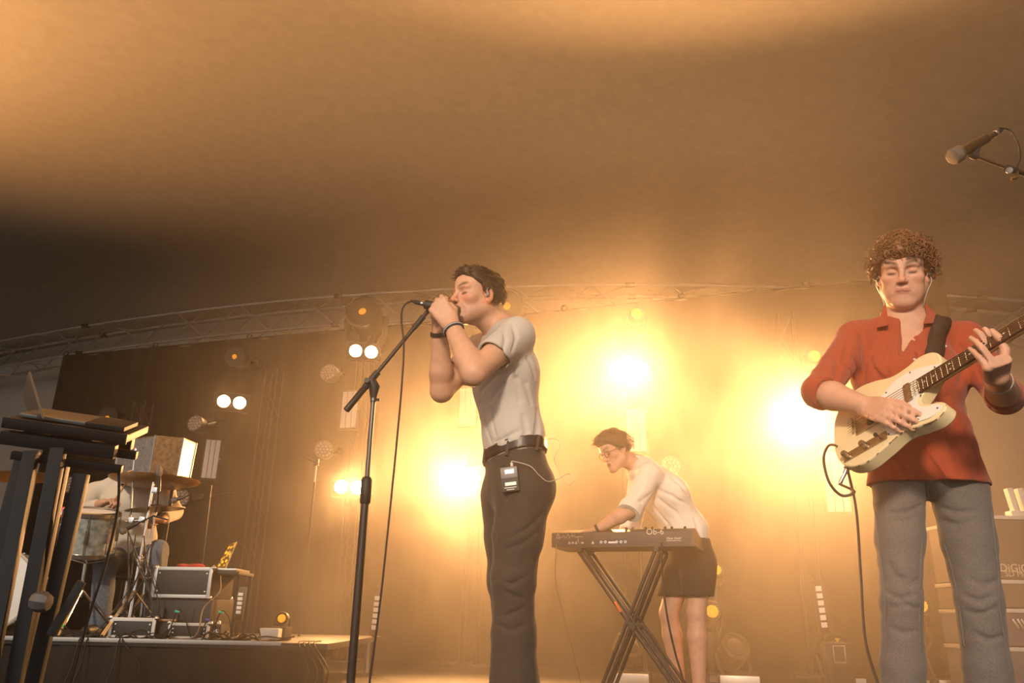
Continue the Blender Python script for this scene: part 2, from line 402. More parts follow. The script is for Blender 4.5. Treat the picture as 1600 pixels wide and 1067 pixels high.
# ---------------------------------------------------------------- anatomy
def xf(M, p): return M @ Vector(p)
def head_prims(sh, M, kneck=True, eyes='closed', mouth=0.0, wide=1.0):
    R3 = np.array(M.to_3x3()); T = lambda x, y, z: xf(M, (x*wide, y, z))
    sh.u(Ell(T(0, -.012, .043), (.076*wide, .097, .084), R3), .02)
    sh.u(Ell(T(0, .030, -.025), (.060*wide, .062, .086), R3), .03)
    sh.u(Ell(T(0, .046, .052), (.060*wide, .045, .046), R3), .03)
    for s in (-1, 1):
        sh.u(Cone(T(s*.056, .0, -.045), T(s*.020, .073, -.100), .017, .015), .035)
        sh.u(Ell(T(s*.044, .058, -.016), (.024, .024, .020), R3), .02)
        sh.u(Cone(T(s*.010, .092, .026), T(s*.047, .076, .029), .0085, .007), .014)
    sh.u(Ell(T(0, .080, -.100), (.020, .016, .016), R3), .02)
    sh.u(Ell(T(0, .080, -.062), (.030, .020, .026), R3), .02)
    for s in (-1, 1):
        sh.sub(Ell(T(s*.032, .095, .008), (.020, .0155, .0125), R3), .011)
        sh.u(Ell(T(s*.032, .0730, .006), (.0165, .0140, .0120), R3), .004)
        sh.sub(Cone(T(s*.019, .0885, .0005), T(s*.045, .0835, .001), .0018), .003)
    sh.u(Cone(T(0, .090, .018), T(0, .110, -.024), .0075, .0105), .010)
    sh.u(Ell(T(0, .111, -.026), (.0125, .0125, .0110), R3), .006)
    for s in (-1, 1):
        sh.u(Ell(T(s*.0125, .100, -.030), (.0085, .0105, .0085), R3), .004)
        sh.sub(Ell(T(s*.007, .107, -.038), (.004, .006, .004), R3), .003)
    for s in (-1, 1):
        sh.u(Cone(T(0, .0915, -.0570), T(s*.020, .0845, -.0595), .0056, .0040), .006)
        sh.u(Cone(T(0, .0900, -.0690), T(s*.017, .0840, -.0665), .0066, .0045), .006)
        sh.sub(Cone(T(0, .0965, -.0630), T(s*.025, .0870, -.0640), .0022+mouth, .0016), .003)
        sh.sub(Cone(T(s*.019, .100, -.034), T(s*.033, .083, -.062), .0025), .008)
    for s in (-1, 1):                             # ears
        Re = R3 @ np.array(Matrix.Rotation(R(s*18), 3, 'Z'))
        sh.u(Ell(T(s*.079, -.006, .002), (.0075, .019, .031), Re), .006)
        sh.u(Ell(T(s*.078, -.002, -.022), (.006, .011, .011), Re), .005)
        sh.sub(Ell(T(s*.086, .000, .004), (.006, .011, .019), Re), .005)
        sh.u(Ell(T(s*.079, .010, -.003), (.005, .006, .008), Re), .004)
def head_tint(verts, M, skin, lip=(0.42, 0.15, 0.11), brow=(0.10, 0.05, 0.025), stubble=0.25, flush=0.15):
    Mi = np.array(M.inverted()); q = verts@Mi[:3, :3].T + Mi[:3, 3]
    x, y, z = np.abs(q[:, 0]), q[:, 1], q[:, 2]
    c = np.tile(np.array(skin), (len(verts), 1))
    c *= (1 + 0.05*wob(verts.astype(np.float32), 60, 2) + 0.03*wob(verts.astype(np.float32), 220, 4))[:, None]
    def mixin(mask, col):
        mask = np.clip(mask, 0, 1)[:, None]; c[:] = c*(1-mask) + np.array(col)*mask
    inh = (np.abs(q[:, 0]) < .12) & (np.abs(y) < .14) & (np.abs(z) < .16)
    red = np.array(skin)*np.array([1.0, .62, .52])
    mixin(inh*flush*2*np.exp(-(((x-.042)/.022)**2 + ((z+.022)/.022)**2))*(y > .03), red)
    mixin(inh*flush*3*np.exp(-((x/.014)**2 + ((z+.026)/.014)**2))*(y > .09), red)
    mixin(inh*flush*2.5*(x > .066)*(np.abs(z) < .04)*np.exp(-((y+.0)/.03)**2), red)
    st = np.array(skin)*np.array([.55, .5, .47])
    mixin(inh*stubble*np.clip((-.030-z)/.045, 0, 1)*np.clip((y+.01)/.05, 0, 1)*np.clip((z+.135)/.03, 0, 1)*(1+.5*wob(verts.astype(np.float32), 400, 5)), st)
    mixin(inh*.9*(y > .075)*np.exp(-((x/.023)**6))*np.exp(-(((z+.057)/.0055)**4)), lip)
    mixin(inh*.9*(y > .075)*np.exp(-((x/.020)**6))*np.exp(-(((z+.068)/.0065)**4)), lip)
    mixin(inh*.85*(y > .07)*np.exp(-((x/.025)**8))*np.exp(-(((z+.0632)/.002)**2)), (0.10, .03, .02))
    bz = .030 + .010*np.sin(np.clip((x-.012)/.045, 0, 1)*2.2)
    mixin(inh*.9*(y > .05)*np.exp(-(((x-.031)/.021)**6))*np.exp(-(((z-bz)/.0070)**2)), np.array(brow)*.6)
    lz = .0005 - .0015*np.sin(np.clip((x-.018)/.028, 0, 1)*3.1)
    mixin(inh*.95*(y > .06)*np.exp(-(((x-.032)/.0150)**6))*np.exp(-(((z-lz)/.0042)**2)), (0.035, .018, .012))
    mixin(inh*.35*(y > .05)*np.exp(-(((x-.030)/.017)**4))*np.exp(-(((z-.012)/.012)**2)), np.array(skin)*np.array([.72, .52, .48]))
    return c
def hand_prims(sh, W, d, n, side, curls, thumb, sc=1.0, spread=0.06, seg=None):
    W = Vector(W); d = Vector(d).normalized(); n = Vector(n); n = (n - d*n.dot(d)).normalized(); s = d.cross(n)*(1 if side == 'R' else -1)
    info = []
    offs = [(.027, .090), (.009, .094), (-.009, .089), (-.026, .080)]
    lens = [(.043, .026, .021), (.047, .030, .022), (.043, .028, .021), (.034, .021, .018)]
    rad = [.0098, .0100, .0095, .0085]
    for i in range(4):
        kn = W + (s*offs[i][0] + d*offs[i][1] - n*.004)*sc
        w0 = W + (s*offs[i][0]*.62 + d*.008)*sc
        sh.u(Cone(w0, kn, .0155*sc, .0112*sc), .010)
    sh.u(Cone(W + d*.035*sc + s*.010*sc + n*.004*sc, W + d*.075*sc + n*.002*sc, .014*sc, .012*sc, s, 2.0), .012)
    for i in range(4):
        p = W + (s*offs[i][0] + d*offs[i][1] - n*.003)*sc; a = 0.0
        base = (d + s*spread*(1.5-i)).normalized(); pts = [p]
        for j in range(3):
            a += R(curls[i][j]); q = p + (base*math.cos(a) + n*math.sin(a))*lens[i][j]*sc
            sh.u(Cone(p, q, (rad[i]-.0010*j)*sc, (rad[i]-.0010*(j+1))*sc), .0045 if j == 0 else .003)
            p = q; pts.append(q)
        info.append(pts)
    tp = W + (d*.022 + s*.022 + n*.006)*sc; dirs = thumb; L = (.042, .034, .027); rr = (.0150, .0118, .0105, .0088)
    for j in range(3):
        v = dirs[j]; q = tp + (d*v[0] + s*v[1] + n*v[2]).normalized()*L[j]*sc
        sh.u(Cone(tp, q, rr[j]*sc, rr[j+1]*sc), .010 if j == 0 else .004); tp = q
    return info
def arm_prims(sh, S_, E, W, r=(.052, .044, .040, .026), k=.02, wn=None):
    S_, E, W = Vector(S_), Vector(E), Vector(W)
    sh.u(Cone(S_, S_.lerp(E, .45), r[0], r[0]*.98), k); sh.u(Cone(S_.lerp(E, .45), E, r[0]*.98, r[1]*.92), k)
    sh.u(Cone(E, E.lerp(W, .3), r[1]*.92, r[2]*1.06), k); sh.u(Cone(E.lerp(W, .3), W, r[2]*1.06, r[3], wn, 1.25 if wn is not None else 1.0), k)
def skin_mat(name, rough=0.5):
    m = bpy.data.materials.new(name); m.use_nodes = True; nt = m.node_tree; b = nt.nodes['Principled BSDF']
    a = nt.nodes.new('ShaderNodeAttribute'); a.attribute_name = 'tint'; nt.links.new(a.outputs['Color'], b.inputs['Base Color'])
    b.inputs['Roughness'].default_value = rough; b.inputs['Specular IOR Level'].default_value = 0.35
    b.inputs['Subsurface Weight'].default_value = 0.12; b.inputs['Subsurface Scale'].default_value = 0.006; b.inputs['Subsurface Radius'].default_value = (1, .35, .2)
    n = nt.nodes.new('ShaderNodeTexNoise'); n.inputs['Scale'].default_value = 160; tc = nt.nodes.new('ShaderNodeTexCoord'); nt.links.new(tc.outputs['Object'], n.inputs['Vector'])
    bp = nt.nodes.new('ShaderNodeBump'); bp.inputs['Strength'].default_value = .12; bp.inputs['Distance'].default_value = .002; nt.links.new(n.outputs['Fac'], bp.inputs['Height']); nt.links.new(bp.outputs['Normal'], b.inputs['Normal'])
    return m
SKIN = skin_mat('skin')
def hair_cap(M, thick, line, amp=.004, freq=120, wide=1.0, seed=0, bump=None):
    """scalp-following hair mass in head space; line(q) > 0 where hair grows"""
    R3 = np.array(M.to_3x3()); Mi = np.array(M.inverted(), dtype=np.float32)
    sh = Shape(); sh.u(Ell(xf(M, (0, -.012, .043)), (.076*wide+thick, .097+thick, .084+thick*1.15), R3), .01)
    sh.u(Ell(xf(M, (0, .046, .052)), (.060*wide+thick, .045+thick*.8, .046+thick), R3), .03)
    if bump: bump(sh, M, R3)
    def fn(p):
        q = p@Mi[:3, :3].T + Mi[:3, 3]; g = line(q)
        st = wob(q*np.array([1.0, .22, .5], dtype=np.float32), freq*1.3, seed)*amp + wob(q, freq*.5, seed+2)*amp*.8
        return np.clip(-g, -.004, .08) + .004 + st
    sh.disp(fn); return sh
def bounds_of(shape_pts, pad): a = np.array([list(p) for p in shape_pts]); return a.min(0)-pad, a.max(0)+pad
def mesh_shape(name, sh, lo, hi, h, m, parent=None, color=None):
    xs, ys, zs = [axis_grid([(lo[i], hi[i], h)]) for i in range(3)]
    v, q = net(sh, xs, ys, zs); return np_mesh(name, v, q, m, parent, color(v) if color else None)
def strands(name, roots, m, parent, n=5):         # roots: list of (points, r0)
    mb = MB()
    for pts, r0 in roots: mb.tube(pts, [r0*(1-.75*i/(len(pts)-1)) for i in range(len(pts))], n, cap=False)
    me = bpy.data.meshes.new(name); me.from_pydata(mb.v, [], mb.f); me.update()
    me.polygons.foreach_set('use_smooth', [True]*len(me.polygons)); me.materials.append(m)
    o = bpy.data.objects.new(name, me); COL.objects.link(o); attach(o, parent); return o
def hframe(c, f, up=(0, 0, 1)):
    y = Vector(f).normalized(); z = Vector(up); z = (z - y*z.dot(y)).normalized(); x = y.cross(z)
    return Matrix.Translation(Vector(c)) @ Matrix((x, y, z)).transposed().to_4x4()
def plain_tint(skin): return lambda v: np.tile(np.array(skin), (len(v), 1))*(1+0.05*wob(v.astype(np.float32), 40, 1)+0.04*wob(v.astype(np.float32), 150, 3))[:, None]
def short_strands(name, HM, yk, zk, count, m, root, wide=1.0, lift=.006, Lr=(.018, .034), seed=5):
    rng = random.Random(seed); rt = []
    for i in range(count):
        a = rng.uniform(-math.pi, math.pi); e = rng.uniform(-.5, 1.5)
        n = Vector((math.sin(a)*math.cos(e), math.cos(a)*math.cos(e), math.sin(e)))
        q = Vector((n.x*(.076*wide+lift), -.012+n.y*(.097+lift), .043+n.z*(.084+lift)))
        if q.y > .03: q = Vector((n.x*(.072*wide+lift), .02+n.y*(.066+lift), .048+n.z*(.080+lift)))
        if q.z < np.interp(q.y, yk, zk)+.010: continue
        fl = Vector((n.x*.2, .9, -.25)) if q.z > .06 and q.y > -.05 else Vector((0, -.25, -.9))
        L = rng.uniform(*Lr); dr = (n*.40 + fl + Vector((rng.uniform(-.35, .35), rng.uniform(-.35, .35), rng.uniform(-.2, .3)))).normalized()
        pts = [q, q + dr*L*.5 + n*.002, q + dr*L - n*.003]
        rt.append(([xf(HM, p) for p in pts], .0021))
    return strands(name, rt, m, root, 4)
# ---------------------------------------------------------------- people
def make_singer():
    Y = 3.0
    root = empty('person', PZ(800, 1130, 0.0) if False else Vector((P(800, 900, Y).x, Y, 0)), label='singer in pale grey t-shirt and dark trousers cupping the microphone with both hands', cat='person')
    fwd = Vector((-.92, -.36, 0)).normalized(); lat = Vector((fwd.y, -fwd.x, 0)).normalized()      # lat: towards his right (away from the camera)
    lat = lat if lat.y > 0 else -lat
    pel, wst, chs, nek = P(806, 742, 3.02), P(803, 690, 3.02), P(788, 590, 3.03), P(788, 512, 3.03)
    hc = P(745, 468, 2.97); HM = hframe(hc, (-.80, -.60, -.03), (.13, .02, 1))
    Ls, Rs = P(808, 523, 2.87), P(754, 544, 3.20)
    Le, Lw = P(741, 583, 2.70), P(705, 507, 2.78)
    Re, Rw = P(690, 611, 3.10), P(687, 512, 2.98)
    hipL, hipR = pel - lat*.085 - Vector((0, 0, .05)), pel + lat*.085 - Vector((0, 0, .05))
    knL, knR = P(802, 905, 2.94), P(795, 905, 3.10)
    anL, anR = Vector((P(806, 1060, 2.98).x, 2.98, .09)), Vector((P(812, 1060, 3.16).x, 3.16, .09))
    skin = (.60, .345, .235)
    b = Shape()
    b.u(Cone(pel, wst, .085, .082, lat, 1.55), .03).u(Cone(wst, chs, .082, .092, lat, 1.6), .04).u(Cone(chs, nek - Vector((0, 0, .05)), .092, .07, lat, 1.7), .05)
    for s_, e_, w_ in ((Ls, Le, Lw), (Rs, Re, Rw)): arm_prims(b, s_, e_, w_, (.051, .048, .043, .030), .018)
    for h_, k_, a_ in ((hipL, knL, anL), (hipR, knR, anR)):
        b.u(Cone(h_, k_, .070, .048), .03).u(Cone(k_, a_, .048, .034), .02).u(Cone(a_ - Vector((0, 0, .04)), a_ - Vector((0, 0, .05)) + fwd*.16, .035, .03), .02)
    b.u(Cone(xf(HM, (0, -.020, -.045)), nek - Vector((0, 0, .02)), .056, .062), .02)
    b.u(Cone(xf(HM, (-.052, -.03, -.05)), nek + fwd*.055 - lat*.02 - Vector((0, 0, .01)), .014, .012), .02)   # neck muscle
    b.u(Cone(nek - Vector((0, 0, .015)), Ls.lerp(nek, .25), .045, .045), .05); b.u(Cone(nek - Vector((0, 0, .015)), Rs.lerp(nek, .25), .045, .045), .05)
    head_prims(b, HM, wide=.97)
    # left hand over the top of the microphone, right hand under it
    lk = P(677, 467, 2.79)
    hand_prims(b, Lw, lk-Lw, (.12, 1, -.05), 'L', [(50, 60, 35), (58, 65, 35), (62, 65, 35), (64, 60, 35)], [(.75, .45, .6), (.9, .0, .6), (.8, -.2, .6)], 1.13, .05)
    hand_prims(b, Rw, P(686, 472, 2.93)-Rw, (.1, -.95, -.2), 'R', [(45, 60, 35), (50, 60, 35), (52, 60, 35), (55, 60, 35)], [(.8, .3, .5), (1, 0, .3), (1, -.2, .2)], 1.0, .02)
    lo, hi = np.array([min(Re.x, Rw.x)-.10, 2.58, -.0]), np.array([P(870, 700, 3).x+.06, 3.42, hc.z+.15])
    zf = P(700, 625, 2.9).z
    v, q = net(b, axis_grid([(lo[0], hi[0], .003)]), axis_grid([(lo[1], hi[1], .0033)]), axis_grid([(0.0, zf, .012), (zf, hi[2], .003)]))
    np_mesh('body', v, q, SKIN, root, head_tint(v, HM, skin, stubble=.55, flush=.28, brow=(.13, .07, .04)))
    # t-shirt
    t = Shape(); so = .016
    hem = P(806, 700, 3.02)
    t.u(Cone(wst - Vector((0, 0, .06)), wst, .103, .104, lat, 1.36), .03).u(Cone(wst, chs, .104, .119, lat, 1.42), .05).u(Cone(chs, nek - Vector((0, 0, .06)), .116, .080, lat, 1.75), .05)
    for s_, e_ in ((Ls, Le), (Rs, Re)):
        t.u(Cone(s_ + Vector((.0, 0, -.005)), s_.lerp(e_, .62), .066, .068), .035)
        t.u(Cone(nek - Vector((0, 0, .03)), s_, .050, .060), .04)
    t.sub(Cone(nek + fwd*.012, nek + Vector((-.04, 0, .14)), .066, .080), .006)
    for s_, e_ in ((Ls, Le), (Rs, Re)):
        a = s_.lerp(e_, .60); dd = (e_-s_).normalized(); RB = Matrix((dd.orthogonal().normalized(), dd.cross(dd.orthogonal().normalized()), dd)).transposed()
        t.sub(RBox(a + dd*.15, (.13, .13, .15), np.array(RB), .002), .004)
        t.sub(Cone(a - dd*.03, a + dd*.05, .056, .054), .003)
    up_b = Vector((-.10, 0, 1))
    bn = (Vector((.17, -.05, -1))).normalized()
    t.cut(P(800, 706, 2.9), bn)
    dl = (Ls-wst); 
    tb = Shape(); tb.ops = list(t.ops)
    for c in ([(792, 565), (772, 590), (752, 612)], [(800, 572), (785, 600), (768, 625)], [(812, 575), (822, 600), (830, 630)], [(790, 560), (806, 592), (812, 625)], [(826, 560), (838, 590), (846, 620)],
              [(760, 598), (765, 640), (775, 680)], [(750, 630), (756, 660), (768, 690)], [(840, 640), (842, 665), (836, 688)], [(818, 650), (822, 675), (815, 692)], [(800, 505), (806, 525), (800, 548)], [(782, 512), (790, 530), (786, 545)], [(775, 690), (790, 684), (812, 672)]):
        crease(t, tb, c, .0035, .016)
    t.disp(lambda p: .0022*wob(p, 18, 2) + .0012*wob(p, 45, 4) + .0035*np.clip((1.24-p[:, 2])/.1, 0, 1)*wob(p*np.array([1, 1, .3], dtype=np.float32), 46, 0))
    M_T = mat('grey_cotton', (.50, .475, .45), .9, bump=.25, scale=350, var=.05, sheen=.2)
    mesh_shape('t_shirt', t, np.array([P(690, 590, 3.2).x-.02, 2.66, hem.z-.12]), np.array([P(880, 600, 3).x, 3.42, Ls.z+.10]), .0045, M_T, root)
    # trousers, belt
    M_P = mat('black_denim', (.050, .036, .027), .85, bump=.3, scale=300, var=.2, sheen=.12)
    def pants(o=0.0):
        g = Shape(); g.u(Cone(pel + Vector((0, 0, -.06)), wst + Vector((0, 0, .05)), .112+o, .106+o, lat, 1.38), .03)
        for h_, k_, a_ in ((hipL, knL, anL), (hipR, knR, anR)):
            g.u(Cone(h_ + Vector((0, 0, -.02)), h_.lerp(k_, .55), .106+o, .086+o), .03)
            g.u(Cone(h_.lerp(k_, .55), k_, .088+o, .076+o), .03).u(Cone(k_, k_.lerp(a_, .35), .076+o, .072+o), .03).u(Cone(k_.lerp(a_, .35), a_, .072+o, .105+o), .03)
        g.u(Ell(pel - fwd*.052 - lat*.06 - Vector((0, 0, .05)), (.072+o, .072+o, .09+o)), .05).u(Ell(pel - fwd*.052 + lat*.06 - Vector((0, 0, .05)), (.072+o, .072+o, .09+o)), .05)
        return g
    g = pants()
    g.cut(P(800, 698, 2.9), -bn).cut((0, 0, .03), (0, 0, -1))
    kz = knL.z
    gb = Shape(); gb.ops = list(g.ops)
    for c in ([(760, 930), (790, 925), (815, 935)], [(765, 955), (790, 962), (820, 950)], [(770, 905), (800, 912), (822, 900)], [(760, 890), (785, 880), (800, 885)], [(775, 975), (800, 985), (822, 975)], [(850, 800), (825, 825), (800, 838)], [(840, 830), (815, 850), (790, 858)], [(748, 745), (765, 790), (775, 840)], [(755, 725), (775, 745), (790, 780)]):
        crease(g, gb, c, .0028, .016)
    g.disp(lambda p: folds(p, (.25, 0, 1), 60, .0014, 2)*np.exp(-((p[:, 2]-kz+.06)/.13)**2) + .0025*wob(p, 16, 1) + .001*wob(p, 50, 2))
    mesh_shape('trousers', g, np.array([P(725, 800, 3).x-.05, 2.72, .02]), np.array([P(880, 760, 3).x+.03, 3.38, wst.z+.12]), .006, M_P, root)
    bl = pants(.009); bl.cut(P(800, 686, 2.9), -bn).cut(P(800, 705, 2.9), bn)
    mesh_shape('belt', bl, np.array([P(725, 700, 3).x-.05, 2.72, wst.z-.16]), np.array([P(880, 700, 3).x+.05, 3.38, wst.z+.16]), .005, mat('black_leather', (.016, .013, .012), .38, bump=.1, scale=90), root)
    for px, py in ((757, 712), (793, 700), (840, 692)):
        q = hit(bl, px, py)
        if q: MB().bbox(q + Vector((0, .004, 0)), (.012, .014, .055), .003, Matrix.Rotation(R(8), 3, 'Y')).build('belt_loop', M_P, root)
    # short brown hair
    yk = [-.13, -.05, -.022, -.012, .012, .03, .055, .08, .12]; zk = [-.075, -.060, -.03, .028, -.006, .044, .060, .080, .088]
    line = lambda h: h[:, 2] - np.interp(h[:, 1], yk, zk).astype(np.float32)
    M_H = mat('brown_hair', (.050, .025, .012), .55, bump=.5, scale=120, var=.4, spec=.4)
    hs = hair_cap(HM, .008, line, .0045, 130, .97, 1, bump=lambda sh, M, R3: (sh.u(Ell(xf(M, (0, -.085, .085)), (.045, .032, .035), R3), .03), sh.u(Ell(xf(M, (0, .05, .105)), (.05, .04, .024), R3), .03)))
    mesh_shape('hair', hs, np.array(hc)-.15, np.array(hc)+.17, .003, M_H, root)
    short_strands('hair_strands', HM, yk, zk, 900, M_H, root, .97, .006, (.018, .036))
    # in-ear monitor, wristbands
    ear = xf(HM, (-.079*.97, .004, .0))
    el = HM.to_3x3() @ Vector((-1, 0, 0))
    iem = MB().sphere(ear + el*.004, .008, scale=(1, 1, 1.2)).build('earpiece', mat('clear_plastic', (.35, .38, .33), .15, trans=.3), root)
    MB().tube(spline([ear + el*.010, xf(HM, (-.084, .010, .022)), xf(HM, (-.082, -.012, .034)), xf(HM, (-.078, -.030, .012))], 6), .0013, 5).build('earpiece_cable', mat('clear_cable', (.5, .47, .42), .3), iem)
    def band(name, a, b, f, r, wd, m, lab=None):
        c = a.lerp(b, f); ax = (b-a).normalized()
        o = MB().lathe([(r-.001, -wd/2), (r+.0025, -wd/2), (r+.0032, 0), (r+.0025, wd/2), (r-.001, wd/2)], c, ax, 24).build(name, m, root)
        if lab: o['label'] = lab
        return o
    band('wristband', Lw, Le, .12, .036, .013, mat('navy_rubber', (.03, .03, .05), .5), 'dark woven wristband with a pale stripe')
    band('wristband_stripe', Lw, Le, .12, .0385, .004, mat('pale_stripe', (.45, .45, .5), .6))
    band('wristband', Rw, Re, .10, .036, .016, BLKPL, 'black wristband')
    return root, dict(pants=gb, Lw=Lw, lk=lk, HM=HM, hipL=hipL, lat=lat, fwd=fwd)
SINGER, SG = make_singer()
# guitar frame: neck angled out towards the audience
_o0 = P(1341, 664, 2.42); _tip = P(1600, 508, 1.98)
_u = (_tip-_o0).normalized(); _n = Vector((-.55, -.62, .52)); _n = (_n - _u*_n.dot(_u)).normalized(); _v = _n.cross(_u)
GF = (_o0, _u, _v, _n)
def GL(x, y, z=0.0): return _o0 + _u*x + _v*y + _n*z
def GP(px, py, h=0.0):                            # pixel ray meets the plane h above the guitar face
    d = ray(px, py); o = Vector((0, 0, CAM_Z)); return o + d*((_o0 + _n*h - o).dot(_n)/d.dot(_n))
def make_guitarist():
    root = empty('person', Vector((P(1470, 900, 2.62).x, 2.62, 0)), label='curly-haired guitarist in rust red shirt and grey jeans looking down', cat='person')
    Y = 2.62; X = Vector((1, 0, 0))
    pel, wst, chs, nek = P(1450, 752, Y), P(1436, 680, Y), P(1422, 590, Y), P(1413, 500, 2.64)
    hc = P(1411, 430, 2.58); HM = hframe(hc, (-.50, -.86, -.30), (-.02, -.22, 1)); wd = 1.02
    Rs, Ls = P(1337, 530, 2.64), P(1507, 530, 2.64)
    Re, Rw = P(1281, 612, 2.50), GP(1352, 635, .050)
    LK = GP(1557, 563, .030); Ld = (LK - GP(1557, 592, -.055)).normalized(); Lw = LK - Ld*.092; Ln = GP(1521, 547, .012) - LK
    Le = P(1570, 620, 2.46)
    hR, hL = P(1404, 752, Y), P(1497, 755, Y)
    kR, kL = P(1408, 935, 2.58), P(1529, 935, 2.60)
    aR, aL = Vector((P(1410, 1100, 2.60).x, 2.64, .09)), Vector((P(1556, 1100, 2.62).x, 2.66, .09))
    skin = (.61, .345, .240)
    b = Shape()
    b.u(Cone(pel + Vector((0, 0, .05)), wst, .070, .08, X, 1.4), .03).u(Cone(wst, chs, .08, .100, X, 1.3), .04).u(Cone(chs, nek - Vector((0, 0, .06)), .100, .075, X, 1.5), .05)
    arm_prims(b, Rs, Re, Rw, (.040, .042, .043, .030), .012); arm_prims(b, Ls, Le, Lw, (.040, .042, .043, .031), .012)
    for h_, k_, a_ in ((hR, kR, aR), (hL, kL, aL)):
        b.u(Cone(h_, k_, .055, .045), .03).u(Cone(k_, a_, .05, .034), .02).u(Cone(a_ - Vector((0, 0, .04)), a_ + Vector((0, -.16, -.05)), .035, .03), .02)
    b.u(Cone(xf(HM, (0, -.018, -.045)), nek - Vector((0, 0, .03)), .060, .066), .02)
    for s in (Ls, Rs): b.u(Cone(nek - Vector((0, 0, .03)), s.lerp(nek, .3), .045, .045), .05)
    head_prims(b, HM, wide=wd)
    R3 = np.array(HM.to_3x3())
    for s in (-1, 1): b.u(Ell(xf(HM, (s*.038, .05, -.055)), (.022, .024, .030), R3), .02)      # fuller cheeks
    b.u(Cone(xf(HM, (-.012, .088, .031)), xf(HM, (.012, .088, .031)), .006), .008)               # frown
    b.sub(Cone(xf(HM, (-.004, .099, .026)), xf(HM, (-.004, .099, .040)), .0015), .004).sub(Cone(xf(HM, (.005, .099, .026)), xf(HM, (.005, .099, .038)), .0015), .004)
    hand_prims(b, Rw, GP(1415, 652, .045)-Rw, -_n, 'R', [(14, 22, 15), (18, 26, 15), (20, 26, 15), (22, 24, 15)], [(.75, .5, .5), (.95, .15, .3), (1, -.1, .2)], 1.05, .05)
    hand_prims(b, Lw, Ld, Ln, 'L', [(66, 22, 18), (68, 24, 20), (70, 26, 20), (72, 26, 20)], [(.2, .55, .6), (.25, .25, .9), (.1, -.1, 1)], 1.04, .04)
    zf = P(1450, 670, Y).z
    v, q = net(b, axis_grid([(Re.x-.07, Le.x+.08, .003)]), axis_grid([(1.98, 2.80, .0033)]), axis_grid([(0.0, zf, .012), (zf, hc.z+.15, .003)]))
    np_mesh('body', v, q, SKIN, root, head_tint(v, HM, skin, stubble=.10, flush=.16, brow=(.17, .08, .04)))
    # shirt
    t = Shape()
    t.u(Cone(pel + Vector((0, 0, -.01)), wst, .128, .106, X, 1.55), .03).u(Cone(wst, chs, .106, .116, X, 1.36), .05).u(Cone(chs, nek - Vector((0, 0, .07)), .116, .085, X, 1.7), .05)
    for s_, e_, w_ in ((Rs, Re, Rw), (Ls, Le, Lw)):
        t.u(Cone(nek - Vector((0, 0, .04)), s_, .052, .062), .04)
        t.u(Cone(s_, e_, .061, .054), .03)
        t.u(Cone(e_, e_.lerp(w_, .16), .055, .054), .02)
    t.sub(Cone(nek + Vector((0, -.01, .0)), nek + Vector((0, -.02, .16)), .066, .085), .006)
    vb = P(1420, 552, 2.45)
    t.sub(Cone(vb + Vector((0, .065, 0)), nek + Vector((.004, -.080, .01)), .006, .044), .004); t.sub(Cone(vb + Vector((0, .045, 0)), nek + Vector((.004, -.10, -.05)), .008, .030), .004)           # open front
    for e_, w_ in ((Re, Rw), (Le, Lw)):
        a = e_.lerp(w_, .16 if e_ is Re else .25); dd = (w_-e_).normalized(); o_ = dd.orthogonal().normalized()
        t.sub(RBox(a + dd*.15, (.09, .09, .15), np.array(Matrix((o_, dd.cross(o_), dd)).transposed()), .002), .004)
    hem = P(1452, 747, 2.48); t.cut(hem, (0, 0, -1))
    sp = P(1446, 702, 2.50); s2 = P(1434, 765, 2.50); s3 = P(1472, 765, 2.50)
    for q_ in np.linspace(0, 1, 7): t.sub(Cone(sp, s2.lerp(s3, q_), .010, .030), .002)
    tb = Shape(); tb.ops = list(t.ops)
    for c in ([(1345, 520), (1352, 560), (1350, 610)], [(1335, 560), (1340, 590), (1332, 610)], [(1300, 545), (1310, 575), (1300, 600)], [(1325, 535), (1320, 565), (1330, 590)], [(1360, 560), (1375, 590), (1400, 600)],
              [(1395, 530), (1385, 560), (1390, 590)], [(1430, 530), (1432, 570), (1428, 600)], [(1500, 540), (1505, 570), (1500, 600)], [(1520, 555), (1532, 590), (1540, 620)], [(1480, 620), (1492, 660), (1510, 700)],
              [(1470, 670), (1490, 700), (1500, 740)], [(1400, 720), (1410, 735), (1412, 745)], [(1520, 700), (1526, 725), (1530, 744)], [(1540, 600), (1550, 620), (1546, 636)], [(1280, 590), (1290, 605), (1296, 615)], [(1520, 640), (1500, 665), (1480, 680)]):
        crease(t, tb, c, .004, .016)
    t.disp(lambda p: .0028*wob(p, 17, 3) + .0014*wob(p, 48, 1) + .003*np.clip((1.0-p[:, 2])/.12, 0, 1)*wob(p*np.array([1, 1, .25], dtype=np.float32), 40, 0))
    M_S = mat('rust_cotton', (.36, .062, .022), .9, bump=.3, scale=300, var=.10, sheen=.2)
    mesh_shape('shirt', t, np.array([Re.x-.11, 2.30, hem.z-.03]), np.array([Le.x+.11, 2.84, nek.z+.10]), .0045, M_S, root)
    # collar: two folded leaves and the stand behind the neck
    Xa = lambda px, py, y: P(px, py, y)
    def leaf(pts, th=.003):
        mb = MB(); a = [Vector(p) for p in pts]; n = (a[1]-a[0]).cross(a[2]-a[0]).normalized(); n = n if n.y < 0 else -n
        k = len(a); mb.add([p + n*th for p in a] + [p - n*.002 for p in a], [tuple(range(k)), tuple(range(2*k-1, k-1, -1))] + [(i, i+k, (i+1) % k + k, (i+1) % k) for i in range(k)])
        o = mb.build('collar', M_S, root); md = o.modifiers.new('bevel', 'BEVEL'); md.width = .003; md.segments = 2; return o
    leaf([Xa(1384, 472, 2.60), Xa(1374, 496, 2.575), Xa(1370, 512, 2.555), Xa(1389, 508, 2.54), Xa(1386, 490, 2.56)])
